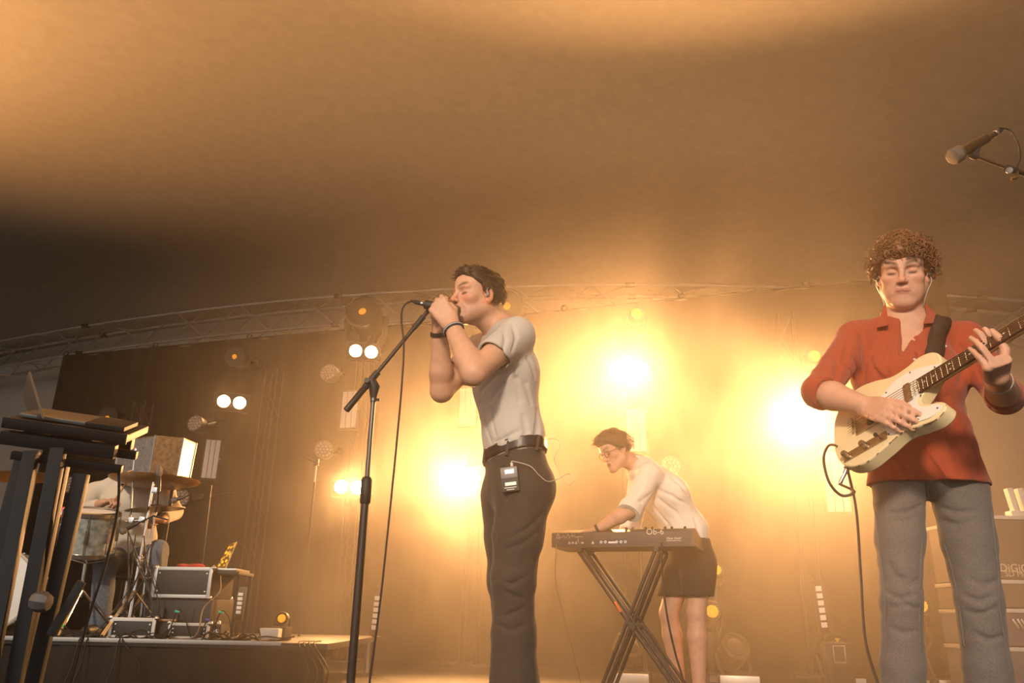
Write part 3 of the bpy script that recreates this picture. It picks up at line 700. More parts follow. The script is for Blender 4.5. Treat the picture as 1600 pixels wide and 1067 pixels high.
    leaf([Xa(1443, 472, 2.60), Xa(1448, 490, 2.57), Xa(1442, 506, 2.53), Xa(1458, 505, 2.545), Xa(1462, 490, 2.58)])
    st = MB(); ring = []
    for i in range(17):
        a = R(-35 + 250*i/16); c = nek + Vector((math.cos(a)*.078, .012+math.sin(a)*.075, .0)); ring.append((c + Vector((0, 0, -.03)), c*1.0 + Vector((math.cos(a)*-.006, math.sin(a)*-.006, .035))))
    st.add([q for ab in ring for q in ab], [(2*i, 2*i+1, 2*i+3, 2*i+2) for i in range(16)])
    so = st.build('collar_stand', M_S, root); md = so.modifiers.new('thick', 'SOLIDIFY'); md.thickness = .006
    M_B = mat('pale_button', (.6, .52, .42), .4)
    for px, py in ((1477, 541), (1429, 562), (1427, 590)):
        q_ = hit(tb, px, py)
        if q_: MB().lathe([(0, .003), (.0045, .003), (.0055, .0015), (.0055, -.002)], q_, (0, -1, .2), 12).build('button', M_B, root)
    # jeans
    M_J = mat('grey_denim', (.15, .132, .122), .9, bump=.35, scale=260, var=.22, sheen=.15)
    g = Shape(); g.u(Cone(pel + Vector((0, 0, .035)), wst, .098, .098, X, 1.45), .03)
    for h_, k_, a_, e in ((hR, kR, aR, 0.0), (hL, kL, aL, .007)):
        g.u(Cone(h_, h_.lerp(k_, .5), .083+e, .072+e), .012).u(Cone(h_.lerp(k_, .5), k_, .072+e, .060+e), .02).u(Cone(k_, k_.lerp(a_, .4), .060+e, .060+e), .02).u(Cone(k_.lerp(a_, .4), a_, .060+e, .080+e), .02)
    g.cut((0, 0, .03), (0, 0, -1))
    gb = Shape(); gb.ops = list(g.ops)
    for c in ([(1400, 905), (1420, 915), (1436, 905)], [(1385, 925), (1405, 935), (1425, 930)], [(1395, 950), (1415, 945), (1436, 952)], [(1390, 880), (1400, 900), (1420, 905)], [(1505, 930), (1530, 940), (1555, 930)], [(1510, 955), (1530, 960), (1556, 950)], [(1515, 905), (1535, 915), (1560, 905)],
              [(1440, 790), (1420, 800), (1390, 802)], [(1435, 805), (1415, 815), (1395, 812)], [(1465, 790), (1490, 800), (1520, 798)], [(1470, 812), (1495, 820), (1520, 815)], [(1392, 980), (1410, 990), (1432, 985)], [(1525, 990), (1545, 1000), (1570, 992)], [(1452, 760), (1450, 775), (1448, 790)]):
        crease(g, gb, c, .0035, .015)
    g.disp(lambda p: .0022*wob(p, 19, 1) + .0012*wob(p, 55, 2))
    jn = mesh_shape('jeans', g, np.array([P(1345, 760, Y).x-.10, 2.38, .02]), np.array([P(1600, 900, Y).x+.06, 2.84, wst.z+.05]), .0055, M_J, root)
    for lg in ([(1368, 800), (1372, 840), (1378, 890), (1382, 940), (1384, 1000), (1386, 1060)], [(1550, 800), (1555, 850), (1560, 900), (1562, 950), (1570, 1000), (1580, 1050)], [(1448, 752), (1449, 765), (1449, 780)], [(1441, 840), (1438, 900), (1437, 960), (1438, 1020)], [(1476, 850), (1490, 900), (1499, 950), (1507, 1010)]):
        q_ = [hit(gb, x, y) for x, y in lg]; q_ = [a for a in q_ if a]
        if len(q_) > 2: MB().tube(spline(q_, 5), .0028, 5).build('seam', M_J, jn)
    # curly hair
    yk = [-.13, -.04, -.02, .0, .02, .05, .08, .12]; zk = [-.085, -.07, -.03, -.015, .012, .046, .066, .072]
    line = lambda h: h[:, 2] - np.interp(h[:, 1], yk, zk).astype(np.float32) + .012*wob(h, 45, 3)
    M_H = mat('auburn_hair', (.20, .085, .028), .45, bump=.4, scale=150, var=.45, spec=.5)
    mesh_shape('hair', hair_cap(HM, .020, line, .010, 75, wd, 2), np.array(hc)-.17, np.array(hc)+.19, .004, M_H, root)
    rng = random.Random(11); rt = []
    for i in range(760):
        a = rng.uniform(-math.pi, math.pi); e = rng.uniform(-.45, 1.5)
        if i > 560: a = rng.uniform(-1.1, 1.1); e = rng.uniform(.1, .8)
        n = Vector((math.sin(a)*math.cos(e), math.cos(a)*math.cos(e), math.sin(e)))
        q_ = Vector((n.x*.093, -.008+n.y*.104, .046+n.z*.098))
        if q_.y > .02: q_ = Vector((n.x*.082, .02+n.y*.072, .050+n.z*.092))
        if q_.z < np.interp(q_.y, yk, zk)+.008: continue
        L = rng.uniform(.025, .046)*(1.1 if q_.z > .09 else .9); rad_ = rng.uniform(.008, .013); ph = rng.uniform(0, 6.28); tw = rng.uniform(1.0, 1.8)*rng.choice((-1, 1))
        fl = Vector((n.x*.6 + rng.uniform(-.6, .6), .75 if q_.y > -.02 else -.3, -.15 + rng.uniform(-.5, .4)))
        dr = (n*.45 + fl*.9).normalized(); u = dr.orthogonal().normalized(); w_ = dr.cross(u); pts = []
        for j in range(9):
            f = j/8; aa = ph + tw*2*math.pi*f
            pts.append(q_ + dr*L*f - Vector((0, 0, .014*f*f)) + (u*math.cos(aa) + w_*math.sin(aa))*rad_*min(1, f*2.5))
        rt.append(([xf(HM, p_) for p_ in pts], rng.uniform(.0032, .0052)))
    for x0, L, c_ in ((-.022, .045, 1), (-.012, .05, -1), (.012, .05, 1), (.026, .042, 1), (.036, .04, -1), (-.034, .038, -1)):   # locks on the forehead
        pts = [Vector((x0 + .010*c_*math.sin(j*.75), .088 + .010*math.sin(j*.5) + .004, .098 - L*j/8)) for j in range(9)]
        rt.append(([xf(HM, p_) for p_ in pts], .004))
    strands('hair_curls', rt, M_H, root, 4)
    # in-ear monitors with thin clear leads
    M_C = mat('clear_cable', (.5, .47, .42), .3)
    for s in (-1, 1):
        e = xf(HM, (s*.083, .010, -.006)); o = MB().sphere(e, .0085, scale=(.8, 1, 1.3)).build('earpiece', mat('smoke_plastic', (.05, .045, .04), .2), root)
        MB().tube(spline([e, xf(HM, (s*.088, .018, -.03)), xf(HM, (s*.070, .035, -.075)), xf(HM, (s*.060, .02, -.115)), nek + Vector((-s*.06, -.02, .02))], 6), .0015, 5).build('earpiece_cable', M_C, o)
    c = Lw.lerp(Le, .30); ax = (Le-Lw).normalized()
    bd = MB().lathe([(.031, -.014), (.0365, -.014), (.037, .014), (.031, .014)], Lw.lerp(Le, .22), ax, 24).build('wristband', mat('festival_band', (.62, .60, .50), .6, bump=.2, scale=300), root); bd['label'] = 'pale festival wristband'
    return root, dict(shirt=tb, nek=nek, Ls=Ls, Rs=Rs, HM=HM)
GUITARIST, GT = make_guitarist()
def make_guitar():
    o0, u, v, n = GF
    root = empty('electric_guitar', o0, label='cream electric guitar with white pickguard and dark fretboard held by the guitarist', cat='guitar')
    def L(x, y, z=0.0): return o0 + u*x + v*y + n*z
    fr = lambda z: (o0 + n*z, u, v)
    OUT = [(-.098, 0), (-.090, .085), (-.050, .143), (.010, .165), (.075, .150), (.135, .122), (.190, .120), (.240, .130), (.282, .118), (.305, .085), (.302, .045), (.285, .026), (.262, .0), (.236, -.026), (.222, -.040), (.224, -.064), (.246, -.082), (.276, -.096), (.292, -.118), (.280, -.142), (.248, -.152), (.200, -.142), (.145, -.130), (.080, -.150), (.010, -.165), (-.050, -.143), (-.090, -.085)]
    def closed(o, k=6):
        p = [Vector((x, y, 0)) for x, y in o]; q = spline(p[-2:] + p + p[:2], k); m = len(q); return [(a.x, a.y) for a in q[2*k:2*k+len(p)*k]]
    M_BODY = mat('cream_lacquer', (.80, .66, .40), .35, var=.04, scale=12, bump=.02)
    bo = MB().prism(closed(OUT), fr(0), .044).build('body', M_BODY, root); md = bo.modifiers.new('round', 'BEVEL'); md.width = .005; md.segments = 3; md.limit_method = 'ANGLE'
    M_WEAR = mat('worn_edge', (.42, .28, .14), .6)
    rng = random.Random(2); oc = closed(OUT)
    for i in range(26):                                          # chipped lacquer along the lower edge
        k = int(len(oc)*rng.uniform(.60, .92)); x, y = oc[k]; x2, y2 = oc[(k+1) % len(oc)]
        t_ = (Vector((x2-x, y2-y, 0))).normalized(); q = L(x, y, -.0012); MB().bbox(q, (rng.uniform(.003, .010), .0018, .003), .0006, Matrix((u*t_.x+v*t_.y, n, -(u*-t_.y+v*t_.x))).transposed()).build('lacquer_chip', M_WEAR, bo)
    GUARD = [(.300, .030), (.285, .052), (.245, .074), (.200, .088), (.150, .086), (.105, .062), (.085, .046), (.085, .0), (.088, -.040), (.080, -.064), (.094, -.078), (.100, -.105), (.118, -.122), (.150, -.118), (.200, -.128), (.245, -.138), (.272, -.130), (.280, -.116), (.262, -.100), (.232, -.088), (.212, -.066), (.210, -.042), (.222, -.030)]
    M_W = mat('white_plastic', (.82, .80, .76), .3)
    pg = MB().prism(closed(GUARD, 4), fr(.0035), .0036).build('pickguard', M_W, root)
    sc = MB().lathe([(0, .0012), (.0025, .001), (.003, 0)], (0, 0, 0), (0, 0, 1), 10).mesh('screw', True); sc.materials.append(BLACK)
    for x, y in ((.285, .042), (.205, .082), (.115, .060), (.226, -.036), (.268, -.120), (.205, -.122), (.105, -.113), (.090, .030)):
        s = bpy.data.objects.new('screw', sc); COL.objects.link(s); s.matrix_basis = frameM(L(x, y, .0036), u, n); attach(s, pg)
    M_NI = mat('aged_nickel', (.42, .33, .24), .38, 1.0, bump=.1, scale=150)
    rot = Matrix((u, v, n)).transposed()
    bp = MB().bbox(L(.035, 0, .003), (.086, .085, .005), .002, rot).build('bridge_plate', M_NI, root)
    MB().bbox(L(.055, 0, .007), (.020, .070, .008), .004, rot @ Matrix.Rotation(R(-12), 3, 'Z')).build('bridge_pickup', BLKPL, bp)
    for k in (-1, 0, 1): MB().tube([L(-.012, k*.02-.009, .010), L(-.012, k*.02+.009, .010)], .0038, 8).build('saddle', M_NI, bp)
    MB().bbox(L(.190, 0, .008), (.022, .070, .012), .008, rot).build('neck_pickup', M_NI, root)
    cp = MB().bbox(L(.018, -.108, .0025), (.158, .032, .003), .012, rot).build('control_plate', M_NI, root)
    for x in (-.045, .022): MB().lathe([(0, .022), (.0085, .022), (.0098, .018), (.0098, .003), (.0125, .0025), (.0125, 0)], L(x, -.108, .004), n, 18).build('knob', M_NI, cp)
    MB().tube([L(.074, -.108, .004), L(.078, -.108, .018)], .002, 6).build('selector_switch', BLACK, cp)
    MB().lathe([(0, .026), (.006, .025), (.007, .019), (.0055, .017)], L(.074, -.108, .0), n, 12).build('switch_tip', BLKPL, cp)
    # neck, fretboard, frets, dots
    N0, NUT = .226, .648; wid = lambda x: .0285 - (x-N0)/(NUT-N0)*.0075
    M_MA = mat('maple', (.62, .42, .20), .4, var=.12, scale=30); M_RO = mat('rosewood', (.075, .030, .018), .5, var=.3, scale=60, bump=.1)
    ring = []
    for x in (N0+.04, .35, .5, NUT): ring.append([L(x, wid(x)*math.cos(a), .004 - .021*math.sin(a)) for a in [math.pi*i/10 for i in range(11)]])
    nk = MB(); nk.add([q for r_ in ring for q in r_], [(i*11+k, i*11+k+1, (i+1)*11+k+1, (i+1)*11+k) for i in range(3) for k in range(10)] + [tuple(range(11)), tuple(range(43, 32, -1))] + [(i*11, (i+1)*11, (i+1)*11+10, i*11+10) for i in range(3)])
    nk.build('neck', M_MA, root)
    fb = MB().prism([(N0, wid(N0)), (N0, -wid(N0)), (NUT, -wid(NUT)), (NUT, wid(NUT))], fr(.0105), .0065).build('fretboard', M_RO, root)
    M_FR = mat('fret_wire', (.72, .62, .48), .25, 1.0)
    for k in range(1, 22):
        x = NUT - .648*(1-2**(-k/12)); MB().tube([L(x, wid(x)-.001, .0108), L(x, -wid(x)+.001, .0108)], .0011, 5).build('fret', M_FR, fb)
        if k in (3, 5, 7, 9, 12, 15, 17, 19, 21):
            xm = (x + NUT - .648*(1-2**(-(k-1)/12)))/2
            for yy in ((-.011, .011) if k == 12 else (0,)): MB().lathe([(0, .0006), (.0032, .0005), (.0032, 0)], L(xm, yy, .0105), n, 12).build('inlay_dot', M_W, fb)
    for k in range(6):
        y0, y1 = -.0265+.0106*k, -.0178+.0071*k
        MB().tube([L(-.03, y0, .012), L(-.012, y0, .0145), L(NUT, y1, .0125), L(NUT+.06, y1*.8, .008)], .0005+.00012*k, 5).build('string', M_FR, root)
    HS = [(NUT, .021), (NUT+.02, .030), (NUT+.05, .036), (NUT+.12, .034), (NUT+.175, .030), (NUT+.19, .012), (NUT+.175, -.010), (NUT+.15, -.008), (NUT+.10, -.018), (NUT+.04, -.026), (NUT, -.021)]
    hd = MB().prism(HS, fr(.006), .014).build('headstock', M_MA, root)
    for k in range(6): MB().lathe([(0, .012), (.004, .012), (.004, 0), (.007, 0), (.007, -.002)], L(NUT+.045+.023*k, .018-.002*k, .007), n, 10).build('tuning_post', M_NI, hd)
    # jack socket with plug, strap buttons, strap
    j0 = L(-.072, -.120, -.022); jd = (-v*.80 - u*.55).normalized()
    jk = MB().lathe([(.011, 0), (.011, .004), (.008, .006), (.008, .010)], j0, jd, 16).build('jack_socket', CHROME, root)
    for q in (L(.302, .055, -.022), L(-.098, 0, -.022)): MB().lathe([(.004, 0), (.004, .008), (.008, .010), (.008, .013), (0, .014)], q, (u*.9+v*.3) if q == L(.302, .055, -.022) else -u, 12).build('strap_button', M_NI, root)
    M_ST = mat('brown_leather', (.055, .026, .014), .6, bump=.25, scale=80, var=.2)
    s0 = L(.315, .055, -.02)
    sh = GT['shirt']
    def grad(q): 
        a = np.array([[q.x+e if k == 0 else q.x, q.y+e if k == 1 else q.y, q.z+e if k == 2 else q.z] for k in range(3) for e in (.004, -.004)], dtype=np.float32); d_ = sh.d(a)
        return Vector((d_[0]-d_[1], d_[2]-d_[3], d_[4]-d_[5])).normalized()
    def snap(q, h=.006):
        q = Vector(q)
        for _ in range(8): q = q - grad(q)*(float(sh.d(np.array([q], dtype=np.float32))[0])-h)*.8
        return q
    front = [hit(sh, x, y) for x, y in ((1458, 556), (1462, 535), (1467, 515), (1472, 500))]
    top = front[-1]; back = [top + Vector((.01, .05, .035)), top + Vector((.005, .12, .035)), top + Vector((-.02, .20, -.02)), Vector((GT['nek'].x+.03, 2.80, front[0].z-.05)), Vector((GT['nek'].x-.08, 2.78, front[0].z-.22)), Vector((GT['nek'].x-.17, 2.68, front[0].z-.33))]
    path = [s0] + [snap(q) for q in front+back] + [L(-.105, 0, -.03)]
    cs = spline(path, 6); mb = MB(); vs = []
    cs = [cs[i] if i < 5 or i > len(cs)-6 else snap(cs[i]) for i in range(len(cs))]
    for i, q in enumerate(cs):
        t_ = (cs[min(i+1, len(cs)-1)]-cs[max(i-1, 0)]).normalized()
        sd = t_.cross(grad(q)).normalized(); wdt = .030 if 5 < i < len(cs)-6 else .030*max(.4, min(i, len(cs)-1-i)/6)
        vs += [q - sd*wdt, q, q + sd*wdt]
    vs = [snap(q) if 18 < i < len(vs)-18 else q for i, q in enumerate(vs)]
    mb.add(vs, [(3*i+k, 3*i+k+1, 3*i+k+4, 3*i+k+3) for i in range(len(cs)-1) for k in (0, 1)])
    st = mb.build('strap', M_ST, root); md = st.modifiers.new('thick', 'SOLIDIFY'); md.thickness = .004; md.offset = 0
    return root, j0, jd
GUITAR, JACK, JDIR = make_guitar()
def make_guitar_cable():
    a = JACK + JDIR*.008
    pl = [a, a + JDIR*.05, P(1335, 768, 2.34), P(1315, 774, 2.34), P(1295, 752, 2.34), P(1287, 715, 2.35), P(1297, 695, 2.42), P(1315, 705, 2.50), P(1327, 745, 2.50), P(1338, 800, 2.50), P(1345, 900, 2.50), P(1352, 1000, 2.48), P(1375, 1080, 2.42)]
    e = Vector((P(1392, 1150, 2.4).x, 2.38, .008)); pl += [e + Vector((0, 0, .12)), e, e + Vector((.35, .1, 0)), e + Vector((.9, .7, 0))]
    root = empty('guitar_cable', e, label='black instrument cable looping from the cream guitar down to the floor', cat='cable')
    MB().tube(spline(pl[1:], 8), .0042, 8).build('lead', mat('brown_cable', (.06, .035, .02), .5), root)
    MB().tube([a, a + JDIR*.012, a + JDIR*.012, a + JDIR*.045, a + JDIR*.052], [.0075, .0075, .0065, .0065, .004], 12).build('plug', CHROME, root)
make_guitar_cable()
def make_keyboardist():
    YK = 5.1
    root = empty('person', Vector((P(1075, 900, YK).x, YK, 0)), label='keyboard player in white shirt and dark shorts bending over the synthesizer', cat='person')
    fwd = Vector((-.94, -.34, 0)).normalized(); lat = Vector((-fwd.y, fwd.x, 0)); lat = lat if lat.y > 0 else -lat
    Z = Vector((0, 0, 1))
    pel, wst, chs, nek = P(1078, 868, YK), P(1072, 830, YK), P(1038, 775, YK), P(1003, 728, YK)
    hc = P(962, 705, 5.04); HM = hframe(hc, (-.80, -.42, -.42), (-.42, -.1, 1))
    Ls, Rs = P(1016, 742, 4.93), P(1000, 748, 5.28)
    Le, Lw = P(985, 797, 4.80), P(930, 829, 4.88)
    Re, Rw = P(985, 830, 5.30), P(950, 846, 5.12)
    hL, hR = pel - lat*.09 - Z*.06, pel + lat*.09 - Z*.06
    kL, kR = P(1088, 958, 5.00), P(1045, 958, 5.18)
    aL, aR = Vector((P(1092, 1060, 5.02).x, 5.02, .10)), Vector((P(1062, 1060, 5.22).x, 5.22, .10))
    skin = (.62, .37, .26)
    b = Shape()
    b.u(Cone(pel, wst, .09, .085, lat, 1.5), .03).u(Cone(wst, chs, .085, .10, lat, 1.5), .04).u(Cone(chs, nek - Z*.02, .10, .075, lat, 1.7), .05)
    arm_prims(b, Ls, Le, Lw, (.045, .042, .040, .027), .018); arm_prims(b, Rs, Re, Rw, (.045, .042, .040, .027), .018)
    for h_, k_, a_ in ((hL, kL, aL), (hR, kR, aR)):
        b.u(Cone(h_, k_, .080, .058), .03).u(Cone(k_, k_.lerp(a_, .3), .054, .058), .02).u(Cone(k_.lerp(a_, .3), a_, .058, .034), .02).u(Cone(a_ - Z*.04, a_ - Z*.055 + fwd*.16, .038, .030), .02)
    b.u(Cone(xf(HM, (0, -.020, -.045)), nek, .054, .062), .02)
    head_prims(b, HM, wide=.96)
    hand_prims(b, Lw, (-.9, .15, -.25), (-.15, 0, -1), 'L', [(25, 40, 20), (30, 40, 20), (32, 40, 20), (35, 40, 20)], [(.7, .5, .4), (.9, .1, .4), (1, -.1, .3)], 1.0, .08)
    hand_prims(b, Rw, (-.9, .1, -.2), (-.1, 0, -1), 'R', [(25, 40, 20), (30, 40, 20), (32, 40, 20), (35, 40, 20)], [(.7, .5, .4), (.9, .1, .4), (1, -.1, .3)], 1.0, .08)
    v, q = net(b, axis_grid([(Lw.x-.20, P(1125, 850, YK).x, .0042)]), axis_grid([(4.72, 5.48, .0045)]), axis_grid([(0.0, .9, .009), (.9, hc.z+.15, .0042)]))
    np_mesh('body', v, q, SKIN, root, head_tint(v, HM, skin, stubble=.15, flush=.1))
    t = Shape()
    t.u(Cone(pel, wst, .118, .112, lat, 1.35), .03).u(Cone(wst, chs, .112, .128, lat, 1.4), .05).u(Cone(chs, nek - Z*.03, .125, .085, lat, 1.75), .05)
    for s_, e_, w_ in ((Ls, Le, Lw), (Rs, Re, Rw)):
        t.u(Cone(nek - Z*.01, s_, .055, .066), .04).u(Cone(s_, e_, .070, .066), .03)
        dd = (e_-s_).normalized(); o_ = dd.orthogonal().normalized()
        t.sub(RBox(e_ + dd*.155, (.10, .10, .15), np.array(Matrix((o_, dd.cross(o_), dd)).transposed()), .002), .004)
    t.sub(Cone(nek + Vector((-.02, 0, .02)), nek + Vector((-.14, -.02, .08)), .064, .085), .006)
    t.cut(P(1080, 851, YK), (.0, 0, -1))
    tb = Shape(); tb.ops = list(t.ops)
    for c in ([(1018, 770), (1000, 785), (985, 795)], [(1028, 765), (1050, 775), (1075, 790)], [(1030, 780), (1055, 800), (1075, 825)], [(1020, 790), (1040, 815), (1055, 835)], [(1050, 745), (1070, 765), (1085, 790)], [(1005, 745), (1000, 765), (985, 780)], [(1015, 810), (1025, 825), (1030, 840)], [(1085, 810), (1090, 825), (1095, 840)]):
        crease(t, tb, c, .006, .02)
    t.disp(lambda p: .004*wob(p, 15, 3) + .002*wob(p, 40, 1))
    M_S = mat('white_cotton', (.80, .78, .75), .9, bump=.2, scale=200, sheen=.2)
    so = mesh_shape('shirt', t, np.array([Le.x-.10, 4.70, pel.z-.05]), np.array([P(1130, 850, YK).x, 5.46, nek.z+.12]), .007, M_S, root)
    for e_, s_ in ((Le, Ls), (Re, Rs)):                            # rolled cuffs
        ax = (e_-s_).normalized(); MB().lathe([(.046, .030), (.072, .030), (.075, .0), (.072, -.030), (.060, -.030)], e_ - ax*.005, ax, 20).build('cuff', M_S, root)
    mb = MB(); n0 = nek + Vector((-.02, 0, .02)); rg = []
    for i in range(15):
        a = R(-30+300*i/14); d_ = fwd*math.cos(a+R(180)-R(120)) + lat*math.sin(a+R(180)-R(120)); rg += [n0 + d_*.072 - Z*.02, n0 + d_*.066 + Z*.035 + fwd*.02]
    mb.add(rg, [(2*i, 2*i+1, 2*i+3, 2*i+2) for i in range(14)]); co = mb.build('collar', M_S, root); md = co.modifiers.new('thick', 'SOLIDIFY'); md.thickness = .008
    g = Shape(); g.u(Cone(pel - Z*.03, wst + Z*.02, .126, .116, lat, 1.38), .03)
    for h_, k_ in ((hL, kL), (hR, kR)): g.u(Cone(h_, h_.lerp(k_, .80), .112, .098), .03)
    g.u(Ell(pel - fwd*.06 - Z*.04, (.10, .13, .11)), .05)
    g.cut(P(1070, 931, 5.0), (0, 0, -1)).cut(P(1080, 843, YK), (0, 0, 1))
    for h_, k_ in ((hL, kL), (hR, kR)): g.sub(Cone(h_.lerp(k_, .7), h_.lerp(k_, 1.0), .082, .085), .004)
    g.disp(lambda p: .003*wob(p, 18, 2))
    mesh_shape('shorts', g, np.array([P(1000, 850, YK).x, 4.75, kL.z-.02]), np.array([P(1140, 850, YK).x, 5.46, wst.z+.06]), .008, mat('black_cotton', (.022, .018, .016), .9, bump=.2, scale=200), root)
    for a_ in (aL, aR):
        s = Shape(); s.u(Cone(a_ - Z*.055 - fwd*.03, a_ - Z*.065 + fwd*.15, .042, .036), .02).u(Cone(a_ - Z*.05, a_ + Z*.0, .045, .047), .02); s.cut((0, 0, .004), (0, 0, -1))
        mesh_shape('shoe', s, np.array(a_)-.27, np.array(a_)+.25, .008, BLKPL, root)
    yk = [-.13, -.05, -.02, .0, .015, .04, .07, .12]; zk = [-.085, -.07, -.03, .005, -.005, .045, .078, .086]
    line = lambda h: h[:, 2] - np.interp(h[:, 1], yk, zk).astype(np.float32)
    M_H = mat('dark_hair', (.045, .024, .013), .5, bump=.4, scale=120, var=.4)
    mesh_shape('hair', hair_cap(HM, .020, line, .006, 90, .96, 3, bump=lambda sh, M, R3: sh.u(Ell(xf(M, (0, .05, .10)), (.055, .045, .035), R3), .03)), np.array(hc)-.17, np.array(hc)+.19, .0045, M_H, root)
    gl = empty('spectacles', hc); attach(gl, root); gl.location = hc; gl.matrix_parent_inverse = wpos(root).inverted()
    MG = mat('spectacle_frame', (.02, .015, .012), .3)
    gm = MB()
    for s in (-1, 1):
        pts = [xf(HM, (s*(.034+.022*math.cos(a)), .104-.006*abs(math.cos(a)), .004+.018*math.sin(a))) for a in [2*math.pi*i/16 for i in range(17)]]; gm.tube(pts, .002, 6, cap=False)
        gm.tube([xf(HM, (s*.055, .098, .010)), xf(HM, (s*.074, .05, .012)), xf(HM, (s*.078, .0, .010))], .002, 6)
    gm.tube([xf(HM, (-.012, .106, .008)), xf(HM, (0, .110, .010)), xf(HM, (.012, .106, .008))], .002, 6)
    short_strands('hair_strands', HM, yk, zk, 520, M_H, root, .96, .012, (.030, .055))
    COL.objects.unlink(gl); bpy.data.objects.remove(gl); gm.build('spectacles', MG, root)
    MB().lathe([(.028, -.009), (.032, -.009), (.032, .009), (.028, .009)], Lw.lerp(Le, .08), Le-Lw, 18).build('wristband', BLKPL, root)
    return root, tb
KEYS, KSH = make_keyboardist()
def make_synth():
    # back panel seen from the audience: ends given by the photograph, depth from the player's hands
    A, B = P(862, 862, 4.92), P(1086, 846, 4.62)                   # bottom corners of the back panel
    A.z = B.z = .885
    u = (B-A).normalized(); dpt = Vector((-u.y, u.x, 0)); dpt = dpt if dpt.y > 0 else -dpt; Z = Vector((0, 0, 1)); W = (B-A).length
    root = empty('synthesizer', (A+B)/2, label='dark analogue synthesizer with white lettering on its back panel, standing on the crossed stand', cat='synthesizer')
    M_B = mat('synth_case', (.035, .028, .024), .45, bump=.05, scale=100); M_WD = mat('walnut_cheek', (.10, .045, .02), .45, var=.3, scale=40)
    prof = [(0, 0), (0, .085), (.05, .105), (.20, .075), (.34, .065), (.34, .0)]
    def slab(a, b, name, m, par): return MB().prism([(x, z) for x, z in prof], (A + u*b, dpt, Z), b-a).build(name, m, par)
    slab(.02, W-.02, 'case', M_B, root); slab(0, .02, 'side_cheek', M_WD, root); slab(W-.02, W, 'side_cheek', M_WD, root)
    MB().box(A + u*W/2 - dpt*.001 + Z*.064, (W-.045, .001, .040), Matrix((u, dpt, Z)).transposed()).build('back_panel_upper', mat('synth_panel', (.06, .048, .04), .5), root, smooth=False)
    kb = MB().mesh
    rot = Matrix((u, dpt, Z)).transposed()
    kn = MB().lathe([(0, .014), (.006, .014), (.008, .010), (.008, 0)], (0, 0, 0), (0, 0, 1), 12).mesh('knob', True); kn.materials.append(BLKPL)
    for i in range(20):
        for j in range(2):
            if i < 9 or (i+j) % 3 == 0: continue
            k = bpy.data.objects.new('knob', kn); COL.objects.link(k); x = .06+(W-.12)*i/19; k.location = A + u*x + dpt*(.055+.06*j) + Z*(.103-.012*j); attach(k, root)
    wk = MB().bbox((0, 0, 0), (.0215, .14, .014), .002).mesh('white_key'); wk.materials.append(mat('ivory_key', (.8, .78, .72), .3))
    nk = int((W-.10)/.0232)
    for i in range(nk):
        k = bpy.data.objects.new('key', wk); COL.objects.link(k); k.matrix_basis = Matrix.Translation(A + u*(.05+.0116+.0232*i) + dpt*.265 + Z*.078) @ rot.to_4x4(); attach(k, root)
    M_L = mat('white_print', (.85, .82, .75), .6)
    z_out = -dpt
    def txt(s_, x, z, size, **kw): return text_obj(s_, size, frameM(A + u*x + Z*z - dpt*.0016, u, z_out), M_L, 'lettering', root, .0003, **kw)
    txt('Ob-6', W*.735, .082, .048, bold=-.0006)
    txt('Dave Smith', W*.86, .044, .018, shear=.3); MB().box(A + u*W*.86 + Z*.031 - dpt*.0015, (.085, .001, .0022), rot).build('underline', M_L, root)
    # handwritten signature
    sg = [(.035, .050), (.050, .078), (.065, .052), (.045, .056), (.085, .060), (.095, .070), (.102, .056), (.118, .058), (.130, .076), (.142, .060), (.132, .054), (.150, .062), (.160, .078), (.165, .058), (.178, .068), (.190, .057), (.205, .062), (.245, .060)]
    MB().tube(spline([A + u*(x*W/.62*.58) + Z*z - dpt*.002 for x, z in sg], 4), .0016, 4).build('signature', M_L, root)
    for x, kind in ((.13, 't'), (.155, 'b'), (.18, 't'), (.225, 'b'), (.30, 't'), (.42, 'b'), (.44, 'b'), (.46, 'b')):
        c = A + u*(x*W/.62*.62) + Z*.026 - dpt*.0015
        if kind == 't': MB().prism([(-.009, -.007), (.009, -.007), (0, .010)], (c, u, Z), .001).build('warning_mark', M_L, root)
        else: MB().box(c, (.016, .001, .010), rot).build('socket_label', M_L, root)
    for x in (.36, .39, .47, .50, .53): MB().lathe([(.004, 0), (.008, 0), (.008, .006), (.004, .006)], A + u*(x*W/.62*.62) + Z*.028, -dpt, 12).build('jack_socket', CHROME, root)
    # crossed stand
    st = empty('keyboard_stand', (A+B)/2 + dpt*.17 - Z*.885, label='black crossed metal stand carrying the synthesizer', cat='stand')
    M_ST = mat('stand_metal', (.03, .026, .024), .4, .3)
    xa, xb = W*.22, W*.66
    for dz in (.05, .27):
        o = A + dpt*dz
        for (x0, x1) in ((W*.20, W*.92), (W*.74, W*.30)):
            t0 = o + u*x0 + Z*-.02; t1 = o + u*x1; t1 = Vector((t1.x, t1.y, .03)); d = (t1-t0)
            for off in (-.016, .016): MB().tube([t0 + u*off, t1 + u*off], .011, 8).build('leg', M_ST, st)
        md = (o + u*(W*.60)); 
    for x0, x1 in ((W*.20, W*.92), (W*.74, W*.30)):
        for z0, x in ((-.012, x0), (None, x1)):
            a = A + u*x + dpt*.0; c = A + u*x + dpt*.33
            z_ = A.z-.012 if z0 else .02
            MB().tube([Vector((a.x, a.y, z_)), Vector((c.x, c.y, z_))], .014, 8).build('foot_bar' if z0 is None else 'support_bar', M_ST, st)
    pv0 = A + dpt*.02 + u*(W*.555); pv1 = A + dpt*.30 + u*(W*.555); zz = .885 - (.885*(.555-.20)/(.92-.20))
    MB().tube([Vector((pv0.x, pv0.y, zz)), Vector((pv1.x, pv1.y, zz))], .02, 10).build('pivot', M_ST, st)
